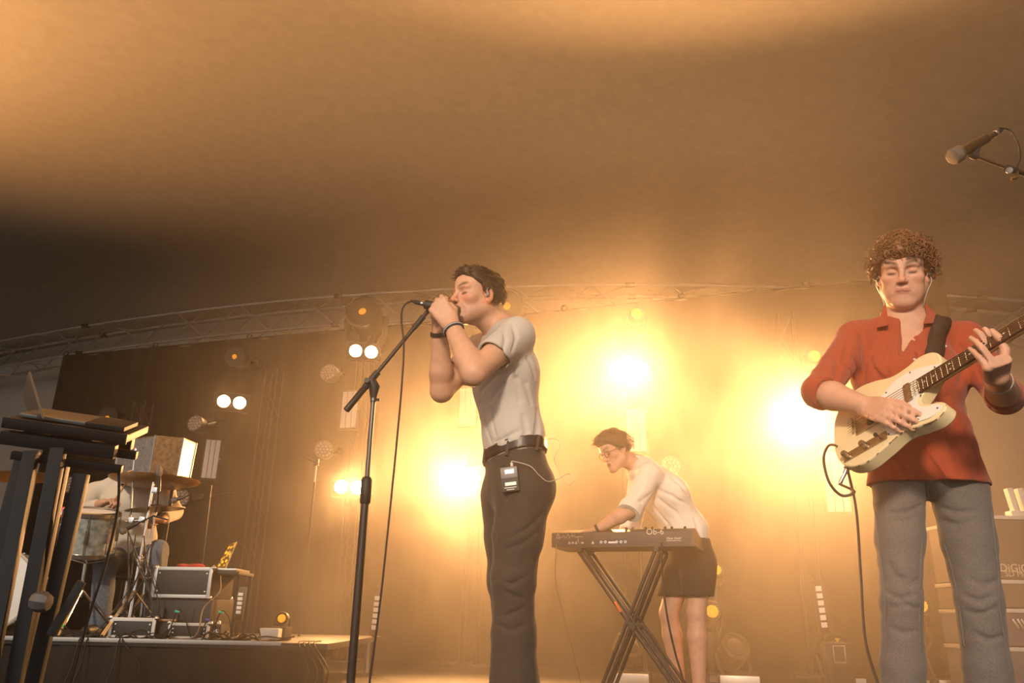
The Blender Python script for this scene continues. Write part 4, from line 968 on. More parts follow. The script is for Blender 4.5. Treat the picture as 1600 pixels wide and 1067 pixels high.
    tq = P(965, 948, 4.70); MB().bbox(tq, (.012, .03, .06), .003, Matrix.Rotation(R(-30), 3, 'Y')).build('orange_tape', mat('orange_tape', (.8, .16, .02), .5), st)
    # thin cable hanging from the back panel
    q = [A + u*.03 + Z*.02, P(868, 905, 4.86), P(880, 960, 4.86), P(893, 1010, 4.86), P(905, 1055, 4.86)]; e = Vector((q[-1].x+.05, 4.86, .006)); q += [e, e + Vector((.3, .2, 0))]
    cb = MB().tube(spline(q, 8), .003, 6).build('power_cable', mat('grey_cable', (.35, .26, .18), .6)); tag(cb, 'thin pale cable hanging from the left end of the synthesizer', 'cable')
    q = [A + u*W*.78 + Z*.02 + dpt*-.01, P(1035, 900, 4.62), P(1042, 960, 4.62), P(1055, 1020, 4.62), P(1068, 1065, 4.62)]; e = Vector((q[-1].x+.03, 4.66, .008)); q += [e, e + Vector((.2, .4, 0))]
    cb = MB().tube(spline(q, 8), .006, 6).build('audio_cable', RUBBER); tag(cb, 'thick black cable hanging from the synthesizer in front of the bare legs', 'cable')
    return root
SYNTH = make_synth()
# ---------------------------------------------------------------- microphones, stands, belt pack
M_GRILL = mat('mic_grille', (.20, .18, .16), .4, .8, bump=.8, scale=700)
M_MIC = mat('mic_body', (.03, .026, .024), .35, .3)
def mic(root, a, b, s=1.0):                         # a: connector end, b: grille end
    a, b = Vector(a), Vector(b); ax = (b-a).normalized(); Lg = (b-a).length
    MB().lathe([(0, 0), (.0095*s, 0), (.0095*s, .004), (.011*s, .02), (.0135*s, Lg-.055*s), (.0175*s, Lg-.048*s), (.0175*s, Lg-.040*s)], a, ax, 18).build('handle', M_MIC, root)
    MB().lathe([(.0178*s, Lg-.041*s), (.0245*s, Lg-.034*s), (.0255*s, Lg-.026*s)], a, ax, 20).build('collar_ring', STEEL, root)
    MB().lathe([(.0250*s, Lg-.026*s), (.0255*s, Lg-.014*s), (.0225*s, Lg-.004*s), (.014*s, Lg), (0, Lg+.001)], a, ax, 20).build('grille', M_GRILL, root)
    cn = MB().lathe([(0, -.055*s), (.0045*s, -.055*s), (.0065*s, -.040*s), (.0090*s, -.036*s), (.0090*s, .002)], a, ax, 14).build('connector', BLKPL, root)
    MB().lathe([(.0094*s, -.012*s), (.0100*s, -.010*s), (.0100*s, -.004*s), (.0094*s, -.002*s)], a, ax, 14).build('connector_ring', CHROME, cn)
    return ax
def vocal_mic():
    a, b = P(662, 475, 2.86), P(711, 487, 2.84)
    root = empty('microphone', a, label='black vocal microphone held in the singer’s cupped hands', cat='microphone')
    ax = mic(root, a, a + (b-a).normalized()*.15)
    q = [a - ax*.05, P(633, 476, 2.85), P(627, 495, 2.84), P(631, 540, 2.82), P(628, 600, 2.80), P(619, 700, 2.78), P(607, 820, 2.76), P(594, 940, 2.74), P(577, 1070, 2.72)]
    e = Vector((P(570, 1150, 2.7).x, 2.70, .008)); q += [e + Vector((0, 0, .15)), e, e + Vector((-.3, .4, 0)), e + Vector((-.2, 1.6, 0))]
    cb = MB().tube(spline(q, 8), .0036, 8).build('microphone_cable', RUBBER); tag(cb, 'black cable hanging from the vocal microphone in a long curve beside its stand', 'cable')
    # stand with boom
    pb = P(584, 616, 2.86); px_, py_ = pb.x, pb.y
    st = empty('microphone_stand', (px_, py_, 0), label='black boom microphone stand in front of the singer', cat='microphone stand')
    M = mat('stand_black', (.022, .018, .016), .42, .2); G = mat('stand_grey', (.10, .09, .085), .35, .6)
    MB().lathe([(0, .022), (.02, .022), (.12, .016), (.125, .008), (.125, 0), (0, 0)], (px_, py_, 0.002), (0, 0, 1), 32).build('base', M, st)
    zc = P(572, 770, 2.86).z; zt = pb.z
    MB().tube([(px_, py_, .02), (px_, py_, zc)], .0145, 14).build('lower_tube', M, st)
    MB().lathe([(.0145, -.02), (.019, -.015), (.0205, .03), (.0205, .065), (.015, .075), (.0095, .078)], (px_, py_, zc-.02), (0, 0, 1), 16).build('clutch', BLKPL, st)
    MB().tube([(px_, py_, zc), (px_, py_, zt)], .0090, 12).build('upper_tube', G, st)
    e0, e1 = P(541, 641, 2.84), P(668, 487, 2.88); bd = (e1-e0).normalized()
    tp = Vector((px_, py_, zt)); pv = e0 + bd*((P(580, 594, 2.85)-e0).dot(bd))
    MB().tube([e0, e1], .0078, 10).build('boom_arm', M, st)
    MB().tube([e0 - bd*.002, e0, e0 + bd*.11, e0 + bd*.115], [.010, .0125, .0125, .010], 12).build('counterweight', M, st)
    cl = MB().tube([tp - Vector((0, 0, .02)), tp, tp.lerp(pv, .5) + Vector((.008, 0, 0)), pv], [.012, .015, .021, .018], 12).build('boom_clamp', BLKPL, st)
    MB().tube([pv - bd*.035, pv + bd*.04], .0135, 12).build('clamp_collar', BLKPL, cl)
    MB().tube([pv + Vector((-.01, -.022, -.01)), pv + Vector((-.01, -.034, -.01))], .010, 10).build('clamp_knob', BLKPL, cl)
    MB().lathe([(.0095, -.03), (.0125, -.028), (.0125, .0), (.0095, .002)], (px_, py_, zt), (0, 0, 1), 14).build('tube_collar', G, st)
    MB().tube([Vector((px_+.012, py_, zt-.02)), Vector((px_+.024, py_, zt-.02))], .006, 8).build('thumbscrew', BLKPL, st)
    k = e1 - bd*.055; MB().tube([k - bd*.03, k + bd*.03], .0115, 10).build('boom_sleeve', BLKPL, st)
    sw = MB().tube([e1 - bd*.01, e1 + bd*.012, a + ax*.035 - Vector((0, 0, .022))], [.008, .010, .010], 10).build('swivel', BLKPL, st)
    MB().lathe([(.0155, -.028), (.0185, -.028), (.0185, .03), (.0155, .03)], a + ax*.035, ax, 16).build('microphone_clip', BLKPL, sw)
vocal_mic()
def belt_pack():
    c = hit(SG['pants'], 797, 750); c = c + Vector((0, -.006, 0))
    root = empty('belt_pack', c, label='black wireless receiver pack with lit display clipped to the singer’s hip', cat='receiver pack')
    u = Vector((.97, -.10, .12)).normalized(); n = Vector((.05, -1, .05)); n = (n-u*n.dot(u)).normalized(); w_ = n.cross(u); rot = Matrix((u, -n, w_)).transposed()
    L = lambda x, z, d=0.0: c + u*x + w_*z + n*d
    MB().bbox(L(0, 0, .006), (.064, .022, .090), .005, rot).build('case', BLKPL, root)
    fr = MB().bbox(L(0, .022, .0175), (.060, .003, .040), .003, rot).build('display_frame', mat('grey_plastic', (.10, .09, .085), .4), root)
    MB().box(L(.002, .026, .0195), (.032, .001, .014), rot).build('display', mat('lit_display', (.8, .8, .75), .4, emit=(.9, .92, .85), estr=1.2), fr)
    pl = MB().box(L(.002, -.018, .0178), (.040, .001, .012), rot).build('label_plate', mat('label_white', (.75, .75, .72), .4), root)
    for z, w2 in ((-.031, .044), (-.038, .028)): MB().box(L(0, z, .0176), (w2, .0006, .0028), rot).build('fine_print', mat('label_print', (.7, .68, .62), .6), root)
    MB().tube([L(-.018, .045, .006), L(-.018, .060, .006)], .003, 8).build('antenna', BLKPL, root)
    MB().lathe([(0, .014), (.0055, .014), (.0055, 0)], L(.012, .045, .006), w_, 12).build('cable_plug', mat('beige_plug', (.6, .52, .42), .4), root)
    q = [L(.012, .058, .006), L(.018, .064, .006), P(828, 728, 2.835), P(842, 742, 2.84), P(856, 752, 2.86), P(872, 748, 2.90), P(888, 740, 2.95), P(897, 748, 2.95), P(890, 757, 2.95), P(878, 748, 2.95), P(869, 726, 2.95), P(866, 714, 2.95), P(876, 695, 2.95), P(868, 686, 2.96), P(857, 686, 2.99)]
    MB().tube(spline(q, 8), .0017, 6).build('earphone_lead', mat('clear_cable', (.5, .47, .42), .3), root)
belt_pack()
def boom_mic():
    Yb = 2.25
    a, b = P(1551, 211, Yb), P(1487, 246, Yb-.03)
    root = empty('microphone', a, label='dark stage microphone on a boom reaching in at the upper right', cat='microphone')
    ax = (b-a).normalized(); M = mat('mic_bronze', (.10, .065, .035), .3, .7)
    Lg = (b-a).length
    MB().lathe([(0, 0), (.0095, 0), (.011, .012), (.013, .03), (.0165, .034), (.018, Lg-.05), (.0195, Lg-.045)], a, ax, 20).build('handle', M, root)
    MB().lathe([(.0195, Lg-.046), (.027, Lg-.036), (.028, Lg-.026)], a, ax, 22).build('collar_ring', STEEL, root)
    MB().lathe([(.0275, Lg-.026), (.028, Lg-.012), (.024, Lg-.003), (.014, Lg), (0, Lg)], a, ax, 22).build('grille', M_GRILL, root)
    cn = MB().lathe([(0, -.05), (.004, -.05), (.008, -.03), (.009, .0)], a, ax, 14).build('connector', BLKPL, root)
    MB().lathe([(.0092, -.020), (.0115, -.018), (.0115, -.012), (.0092, -.010)], a, ax, 14).build('connector_ring', CHROME, cn)
    cp = P(1522, 243, Yb-.01); e = P(1578, 264, Yb+.03); far = P(1660, 292, Yb+.10)
    st = empty('microphone_stand', (far.x, far.y, 0), label='thin boom stand holding the upper right microphone', cat='microphone stand')
    MB().tube([a + ax*.075 - Vector((0, 0, .012)), cp], .009, 10).build('microphone_clip', BLKPL, st)
    MB().lathe([(.0, -.014), (.012, -.012), (.0135, 0), (.012, .012), (0, .014)], cp, (.9, .2, -.3), 14).build('swivel', BLKPL, st)
    MB().tube([cp, e], .0055, 8).build('boom_tip', mat('boom_bronze', (.16, .10, .05), .3, .8), st)
    bd = (far-e).normalized()
    MB().tube([e - bd*.012, e + bd*.02], .012, 12).build('boom_joint', BLKPL, st)
    MB().lathe([(0, 0), (.011, 0), (.011, .005), (0, .006)], e + Vector((-.012, -.012, -.014)), (-.5, -.8, -.1), 12).build('joint_screw', BLACK, st)
    lv = P(1580, 279, Yb); MB().tube(spline([e + bd*.03, lv + Vector((.02, 0, .006)), lv], 4), [.005]*5 + [.006]*3 + [.007], 8).build('wing_lever', mat('boom_bronze', (.16, .10, .05), .3, .8), st)
    MB().tube([e, far, far + bd*.35], .008, 10).build('boom_arm', BLACK, st)
    MB().tube([far, (far.x, far.y, .02)], .011, 12).build('pole', BLACK, st)
    MB().bbox(far, (.04, .04, .07), .01).build('boom_clamp', BLKPL, st)
    for k in range(3):
        an = R(90+120*k); MB().tube([(far.x, far.y, .14), (far.x+.26*math.cos(an), far.y+.26*math.sin(an), .012)], .009, 8).build('leg', BLACK, st)
    q = [a - ax*.045, P(1563, 200, Yb), P(1578, 204, Yb), P(1590, 222, Yb), P(1594, 245, Yb+.02), P(1590, 264, Yb+.04), P(1612, 278, Yb+.07), P(1640, 288, Yb+.10), far + Vector((.03, -.02, -.05)), far + Vector((.02, -.02, -.8)), Vector((far.x+.02, far.y-.02, .2)), Vector((far.x+.15, far.y-.1, .006)), Vector((far.x+.6, far.y+.4, .006))]
    cb = MB().tube(spline(q, 8), .003, 7).build('microphone_cable', RUBBER); tag(cb, 'black cable curling off the back of the upper right microphone', 'cable')
boom_mic()
# ---------------------------------------------------------------- drum riser, kit, drummer
RZ = P(240, 1000, 5.35).z; RY = 5.35
Z = Vector((0, 0, 1))
def riser():
    x0, x1 = P(-420, 1000, RY).x, P(512, 1003, RY).x
    root = empty('drum_riser', ((x0+x1)/2, RY+1.1, 0), label='black-skirted drum riser with a pale front edge, covered in cables', cat='riser')
    MB().bbox(((x0+x1)/2, RY+1.15, RZ-.02), (x1-x0, 2.3, .04), .004).build('deck', mat('riser_deck', (.03, .026, .022), .5, bump=.2, scale=60), root)
    MB().bbox(((x0+P(440, 1003, RY).x)/2, RY-.006, RZ-.006), (P(440, 1003, RY).x-x0, .014, .026), .003).build('edge_strip', mat('edge_alu', (.45, .42, .38), .4, .9), root)
    n = 90; vs = [(x0+.01+(x1-x0-.02)*i/n, RY+.015+.012*math.sin(i*1.7)+.008*math.sin(i*.61), z) for z in (.0, RZ-.04) for i in range(n+1)]
    MB().add(vs, [(i, i+1, n+2+i, n+1+i) for i in range(n)]).build('skirt', mat('riser_skirt', (.030, .022, .016), .9, bump=.3, scale=30), root)
    for x in (x0+.1, x1-.1):
        for y in (RY+.15, RY+2.2): MB().tube([(x, y, 0), (x, y, RZ-.04)], .024, 8).build('leg', ALU, root)
    return root
riser()
M_PEARL = mat('grey_pearl_wrap', (.40, .42, .38), .22, .35, var=.45, scale=22, bump=.03)
M_HEAD = mat('drum_head', (.80, .78, .74), .5)
M_SKIN2 = mat('amber_head', (.45, .25, .09), .35)
def drum(name, label, c, ax, r, depth, shell, top, bottom, lugs=8, hoop=CHROME, rootz=None):
    c = Vector(c); ax = Vector(ax).normalized(); root = empty(name, c if rootz is None else (c.x, c.y, rootz), label=label, cat='drum')
    MB().lathe([(r, -depth/2+.01), (r, depth/2-.01)], c, ax, 36).build('shell', shell, root)
    for s, m in ((1, top), (-1, bottom)):
        MB().lathe([(0, s*(depth/2+.001)), (r*.97, s*(depth/2)), (r*.99, s*(depth/2-.006))], c, ax, 36).build('drum_head', m, root)
        MB().lathe([(r+.002, s*(depth/2-.022)), (r+.012, s*(depth/2-.020)), (r+.012, s*(depth/2+.006)), (r+.002, s*(depth/2+.012)), (r-.002, s*(depth/2+.010))], c, ax, 36).build('hoop', hoop, root)
    u = ax.orthogonal().normalized(); w_ = ax.cross(u)
    for k in range(lugs):
        a = 2*math.pi*(k+.5)/lugs; d = u*math.cos(a) + w_*math.sin(a); q = c + d*(r+.012)
        l = MB().bbox(q - d*.004, (.016, .022, depth*.34), .005, Matrix((d.cross(ax), d, ax)).transposed()).build('lug', CHROME, root)
        MB().tube([q - ax*(depth/2), q + ax*(depth/2)], .0035, 6).build('tension_rod', CHROME, l)
    return root
tc = P(139, 832, 5.62)
drum('tom_drum', 'grey pearl drum with chrome hoops and lugs behind the laptop stand', tc, (.10, -.22, 1), .170, .285, M_PEARL, M_HEAD, M_SKIN2, 8)
st_ = empty('tom_stand', (tc.x+.02, tc.y+.05, RZ), label='chrome tripod stand under the grey pearl drum', cat='drum stand')
MB().tube([tc + Vector((0, .03, -.15)), Vector((tc.x, tc.y+.05, RZ+.25))], .012, 10).build('tube', CHROME, st_)
for k in range(3):
    a = R(40+120*k); d = Vector((math.cos(a), math.sin(a), 0)); b0 = Vector((tc.x, tc.y+.05, RZ+.30)); MB().tube([b0, b0 + d*.28 - Z*.29], .009, 8).build('leg', CHROME, st_)
    MB().tube([tc + Vector((0, .03, -.20)), tc + Vector((0, .03, -.20)) + d*.15 + Z*.03], .008, 8).build('basket_arm', CHROME, st_)
bc = P(-6, 922, 5.85)
bc.z = RZ+.285
drum('bass_drum', 'bass drum with white front head at the left edge', bc, (.30, -.95, .02), .275, .42, M_PEARL, M_HEAD, M_HEAD, 10, mat('hoop_wood', (.55, .52, .47), .4))
MB().lathe([(0, .212), (.055, .2115)], bc, (.30, -.95, .02), 24).build('port_hole', BLKPL, COL.objects['bass_drum'])
sn = P(212, 868, 6.0)
# cymbals with stands
def cymbal(label, c, ax, r, base_x, base_y, m, group=None):
    c = Vector(c); root = empty('cymbal', c, label=label, cat='cymbal')
    MB().lathe([(.008, .022), (.03, .020), (.05, .010), (r*.5, .004), (r, -.012), (r, -.014), (r*.5, .001), (.05, .007), (.008, .018)], c, ax, 40).build('plate', m, root)
    MB().lathe([(0, .05), (.012, .048), (.014, .03), (.02, .026), (.02, .02)], c, ax, 12).build('felt', mat('felt', (.25, .22, .2), .9), root)
    return root
M_BR = mat('bronze', (.45, .27, .09), .32, 1.0, bump=.15, scale=90)
c1 = P(243, 793, 5.75); cymbal('dark bronze cymbal seen from below beside the drummer', c1, (-.10, -.05, 1), .20, 0, 0, mat('dark_bronze', (.16, .10, .05), .35, 1.0, bump=.15, scale=90))
c2 = P(30, 742, 5.7); cymbal('large bronze cymbal half hidden by the laptop stand tray', c2, (.10, -.30, 1), .26, 0, 0, M_BR)
def stand(label, top, base, r=.011, legs=True, extra=()):
    top, base = Vector(top), Vector(base); root = empty('cymbal_stand', base, label=label, cat='drum stand')
    j = top.lerp(base, .55); MB().tube([top, j], r*.7, 10).build('upper_tube', CHROME, root); MB().tube([j, base + Z*.06], r, 10).build('lower_tube', CHROME, root)
    MB().lathe([(r, -.02), (r*1.8, -.015), (r*1.8, .02), (r, .025)], j, top-base, 12).build('clamp', CHROME, root)
    MB().tube([j + Vector((.01, -.01, 0)), j + Vector((.05, -.02, .01))], .006, 6).build('wing_nut', CHROME, root)
    for k in range(3):
        a = R(20+120*k); d = Vector((math.cos(a), math.sin(a), 0)); b0 = base + Z*.30
        for o in (-.008, .008): MB().tube([b0 + d.cross(Z)*o, base + d*.26 + d.cross(Z)*o + Z*.01], .006, 6).build('leg', CHROME, root)
        MB().tube([base + Z*.08, base + d*.14 + Z*.145], .005, 6).build('brace', CHROME, root)
        MB().sphere(base + d*.26 + Z*.012, .014, 8, 6).build('rubber_foot', RUBBER, root)
    return root
b1 = P(204, 958, 5.62); b1.z = RZ; s1 = stand('tall double-braced chrome stand in front of the drummer', P(243, 735, 5.66), b1, .014)
MB().sphere(P(213, 704, 5.66), .020, 12, 8, (1, 1, 1.3)).build('ball_top', CHROME, s1)
MB().tube([P(213, 704, 5.66), P(209, 735, 5.66)], .010, 8).build('ball_stem', CHROME, s1)
MB().tube([P(209, 730, 5.66), P(203, 818, 5.66)], .0075, 8).build('side_rod', mat('dull_steel', (.25, .22, .2), .3, 1.0), s1)
MB().tube([P(196, 815, 5.66), P(228, 812, 5.66)], .013, 10).build('cross_clamp', CHROME, s1)
for px, py in ((222, 812), (205, 813), (238, 742), (243, 766)): MB().bbox(P(px, py, 5.65), (.04, .03, .04), .008, Matrix.Rotation(R(15), 3, 'Y')).build('memory_clamp', CHROME, s1)
MB().tube([P(209, 735, 5.66), P(199, 738, 5.66)], .006, 6).build('wing_nut', CHROME, s1)
b2 = P(224, 945, 5.78); b2.z = RZ; stand('slim chrome stand carrying the dark cymbal', c1 - Z*.02, b2, .011)
b3 = Vector((c2.x-.05, 5.95, RZ)); stand('chrome stand under the large bronze cymbal', c2 - Z*.02, b3, .011)
# faceted metal box above the kit
def facet_box():
    A, B, C_, D = P(186, 684, 5.75), P(243, 678, 5.55), P(287, 687, 5.62), P(307, 695, 5.80)
    h = .27; root = empty('metal_clad_box', (A+C_)/2 - Z*h, label='bronze-coloured faceted metal box mounted above the drums', cat='box')
    top = [A, B, C_, D, P(296, 690, 6.15), P(200, 680, 6.15)]; zt = sum(p.z for p in top[:4])/4
    top = [Vector((p.x, p.y, zt)) for p in top]; cn = sum(top, Vector())/6
    bot = [cn + (p-cn)*.95 - Z*h for p in top]
    mats = [mat('tin_panel', (.42, .40, .38), .35, .9, bump=.2, scale=40, var=.25), mat('copper_panel', (.22, .12, .05), .4, .8, bump=.3, scale=40, var=.35), mat('brass_panel', (.55, .40, .20), .35, .9, bump=.3, scale=50, var=.3)]
    for i in range(6):
        j = (i+1) % 6; a, b, c, d = top[i], top[j], bot[j], bot[i]; nrm = (b-a).cross(d-a).normalized(); cc = (a+b+c+d)/4; nrm = nrm if nrm.dot(cc-cn) > 0 else -nrm
        MB().add([a, b, c, d] + [p - nrm*.008 for p in (a, b, c, d)], [(0,1,2,3), (7,6,5,4), (0,4,5,1), (1,5,6,2), (2,6,7,3), (3,7,4,0)]).build('side_panel', mats[(0, 1, 2, 1, 1, 0)[i]], root, smooth=False)
        MB().tube([a, d], .006, 6).build('corner_trim', mat('tin_panel', (.42, .40, .38), .35, .9), root)
    MB().add([p - Z*.008 for p in top] + [p - Z*.0 for p in top], [(0,1,2,3,4,5), (11,10,9,8,7,6)] + [(i, (i+1) % 6, 6+(i+1) % 6, 6+i) for i in range(6)]).build('lid', mats[1], root, smooth=False)
    # bowed bottom board
    q = cn - Z*(h+.0); r_ = max((p-q-Z*-0).length for p in bot)
    MB().lathe([(0, -.055), (.20, -.045), (.30, -.012), (.315, .004)], q, (0, 0, 1), 30).build('bottom_board', mat('amber_wood', (.30, .15, .05), .35, var=.3, scale=20), root)
    leg = Vector((cn.x+.05, 6.05, RZ))
    MB().tube([Vector((leg.x, leg.y, zt-h)), leg], .014, 10).build('support_pole', BLACK, root)
    for k in range(3):
        a = R(90+120*k); MB().tube([leg + Z*.2, leg + Vector((.22*math.cos(a), .22*math.sin(a), .012))], .010, 8).build('leg', BLACK, root)
facet_box()
def drummer():
    Yd = 6.25
    x = P(205, 790, Yd).x
    root = empty('person', (x, Yd, RZ), label='drummer in cream sweater, head hidden behind the bronze box, holding a drumstick', cat='person')
    pel = Vector((x+.03, Yd+.06, RZ+.56)); wst = pel + Z*.14; chs = P(203, 785, Yd-.02); nek = P(203, 742, Yd)
    hc = nek + Vector((.04, -.10, .125)); HM = hframe(hc, (.12, -1, -.2))
    Rs, Ls = P(150, 768, Yd), P(257, 765, Yd)
    Re, Rw = P(120, 800, Yd-.18), P(163, 785, Yd-.40)
    Le, Lw = P(272, 800, Yd-.10), P(253, 812, Yd-.34)
    skin = (.58, .33, .22)
    kn = [P(247, 862, Yd-.42), P(165, 880, Yd-.40)]; an = [Vector((P(238, 960, 5.85).x, 5.90, RZ+.09)), Vector((P(150, 960, 5.85).x, 5.92, RZ+.09))]
    X = Vector((1, 0, 0)); b = Shape()
    b.u(Cone(pel, wst, .09, .085, X, 1.5), .03).u(Cone(wst, chs, .085, .10, X, 1.5), .04).u(Cone(chs, nek - Z*.06, .10, .075, X, 1.7), .05)
    arm_prims(b, Rs, Re, Rw, (.044, .042, .040, .028)); arm_prims(b, Ls, Le, Lw, (.044, .042, .040, .028))
    for i in (0, 1):
        h_ = pel + X*(.09 if i == 0 else -.09) - Z*.03
        b.u(Cone(h_, kn[i], .075, .055), .03).u(Cone(kn[i], an[i], .052, .034), .02).u(Cone(an[i] - Z*.045, an[i] + Vector((0, -.16, -.055)), .034, .028), .02)
    b.u(Cone(xf(HM, (0, -.02, -.045)), nek - Z*.02, .056, .062), .02); head_prims(b, HM)
    sd = Vector((.5, -.35, .62)).normalized()
    hand_prims(b, Rw, (.85, -.35, .15), (.2, .1, -1), 'R', [(60, 75, 40), (65, 80, 40), (68, 80, 40), (70, 80, 40)], [(.8, .4, .4), (1, -.1, .3), (.9, -.3, .3)], 1.0, .02)
    hand_prims(b, Lw, (-.5, -.8, -.1), (.1, 0, -1), 'L', [(60, 75, 40), (65, 80, 40), (68, 80, 40), (70, 80, 40)], [(.8, .4, .4), (1, -.1, .3), (.9, -.3, .3)], 1.0, .02)
    v, q = net(b, axis_grid([(Re.x-.1, Le.x+.1, .0055)]), axis_grid([(5.66, 6.5, .0055)]), axis_grid([(RZ, RZ+.7, .011), (RZ+.7, hc.z+.15, .0055)]))
    np_mesh('body', v, q, SKIN, root, head_tint(v, HM, skin))
    t = Shape(); t.u(Cone(pel + Z*.02, wst, .125, .118, X, 1.4), .03).u(Cone(wst, chs, .118, .130, X, 1.45), .05).u(Cone(chs, nek - Z*.07, .128, .085, X, 1.8), .05)
    for s_, e_, w_ in ((Rs, Re, Rw), (Ls, Le, Lw)): t.u(Cone(nek - Z*.04, s_, .055, .070), .04).u(Cone(s_, e_, .074, .062), .03).u(Cone(e_, e_.lerp(w_, .72), .062, .045), .02)
    t.sub(Cone(nek, nek + Z*.15, .066, .08), .006); t.disp(lambda p: .005*wob(p, 14, 2) + .002*wob(p, 40, 1))
    mesh_shape('sweater', t, np.array([Re.x-.12, 5.80, pel.z-.14]), np.array([Le.x+.12, 6.5, nek.z+.06]), .009, mat('cream_knit', (.62, .56, .46), .95, bump=.4, scale=120, sheen=.2), root)
    g = Shape(); g.u(Cone(pel, pel + Z*.06, .12, .115, X, 1.45), .03)
    for i in (0, 1):
        h_ = pel + X*(.09 if i == 0 else -.09) - Z*.03; g.u(Cone(h_, kn[i], .098, .076), .03).u(Cone(kn[i], an[i], .076, .070), .03)
    g.cut((0, 0, RZ+.04), (0, 0, -1)); g.disp(lambda p: .004*wob(p, 18, 2))
    mesh_shape('jeans', g, np.array([x-.45, 5.66, RZ+.02]), np.array([x+.50, 6.5, wst.z]), .010, mat('blue_grey_denim', (.13, .15, .18), .9, var=.2, scale=60), root)
    for a_ in an:
        s = Shape(); s.u(Cone(a_ - Z*.05 + Vector((0, .03, 0)), a_ + Vector((0, -.17, -.058)), .042, .036), .02).u(Cone(a_ - Z*.045, a_, .044, .044), .02); s.cut((0, 0, RZ+.004), (0, 0, -1))
        mesh_shape('shoe', s, np.array(a_)-.27, np.array(a_)+.25, .009, BLKPL, root)
    M_H = mat('dark_hair', (.045, .024, .013), .5)
    mesh_shape('hair', hair_cap(HM, .014, lambda h: h[:, 2] - np.interp(h[:, 1], [-.13, 0, .03, .08, .12], [-.07, .0, .04, .07, .07]).astype(np.float32), .005, 90), np.array(hc)-.16, np.array(hc)+.18, .006, M_H, root)
    hp = Rw + Vector((.85, -.35, .15)).normalized()*.085 - Z*.02
    ds = MB().tube([hp - sd*.08, hp + sd*.14, hp + sd*.25, hp + sd*.262, hp + sd*.272], [.007, .007, .005, .006, .003], 8).build('drumstick', mat('hickory', (.50, .28, .12), .5)); tag(ds, 'wooden drumstick in the drummer’s raised right hand', 'drumstick')
    # stool
    sr = empty('drum_stool', (pel.x, pel.y, RZ), label='round black drum stool under the drummer', cat='stool')
    MB().lathe([(0, .46), (.14, .46), (.165, .445), (.165, .40), (.15, .385), (0, .385)], (pel.x, pel.y+.03, RZ), (0, 0, 1), 28).build('seat', mat('black_leather', (.016, .013, .012), .38), sr)
    MB().tube([(pel.x, pel.y+.03, RZ+.39), (pel.x, pel.y+.03, RZ+.08)], .014, 10).build('tube', CHROME, sr)
    for k in range(3):
        a = R(90+120*k); MB().tube([(pel.x, pel.y+.03, RZ+.22), (pel.x+.22*math.cos(a), pel.y+.03+.22*math.sin(a), RZ+.012)], .009, 8).build('leg', CHROME, sr)
drummer()
def small_mic(label, tip, tail, boom=None, s=1.0):
    tip, tail = Vector(tip), Vector(tail); root = empty('microphone', tail, label=label, cat='microphone'); ax = (tip-tail).normalized(); Lg = (tip-tail).length
    MB().lathe([(0, 0), (.010*s, 0), (.013*s, Lg*.6), (.014*s, Lg*.62)], tail, ax, 12).build('handle', M_MIC, root)
    MB().lathe([(.014*s, Lg*.6), (.022*s, Lg*.7), (.022*s, Lg*.92), (.012*s, Lg), (0, Lg)], tail, ax, 14).build('grille', M_GRILL, root)
    if boom:
        st = MB().tube([tail] + [Vector(b) for b in boom], .006, 8).build('boom_arm', BLACK, root); 
    return root
small_mic('small drum microphone on a boom right of the dark cymbal', P(268, 783, 5.7), P(290, 776, 5.7), [P(318, 762, 5.7), P(330, 758, 5.75), Vector((P(330, 800, 5.8).x, 5.8, RZ+.02))])
small_mic('upright black drum microphone under the bronze box', P(249, 728, 5.55), P(248, 768, 5.55), [P(246, 790, 5.62), P(243, 800, 5.66)], 1.2)
small_mic('black drum microphone pointing left below the chrome clamp', P(187, 832, 5.55), P(215, 818, 5.58), [P(240, 806, 5.66), P(262, 812, 5.66)], 1.1)
small_mic('dark drum microphone at the left edge above the bass drum', P(7, 828, 5.5), P(-8, 815, 5.5), [P(-60, 840, 5.5), Vector((P(-60, 900, 5.5).x, 5.5, RZ+.02))], 1.2)
for px, py, lab in ((98, 800, 'red drum clamp fixed on the grey pearl drum’s left side'), (3, 838, 'red drum clamp by the bass drum at the left edge')):
    q = P(px, py, 5.60); r_ = empty('drum_clamp', q, label=lab, cat='clamp'); MB().bbox(q, (.05, .05, .07), .008, Matrix.Rotation(R(12), 3, 'Y')).build('clamp_body', mat('red_plastic', (.55, .02, .02), .4), r_); MB().bbox(q + Vector((.012, -.027, 0)), (.010, .004, .045), .001, Matrix.Rotation(R(12), 3, 'Y')).build('clamp_mark', mat('white_plastic', (.82, .80, .76), .3), r_)
    MB().tube([q, q + Vector((.05, .06, -.03))], .007, 6).build('clamp_arm', CHROME, r_)
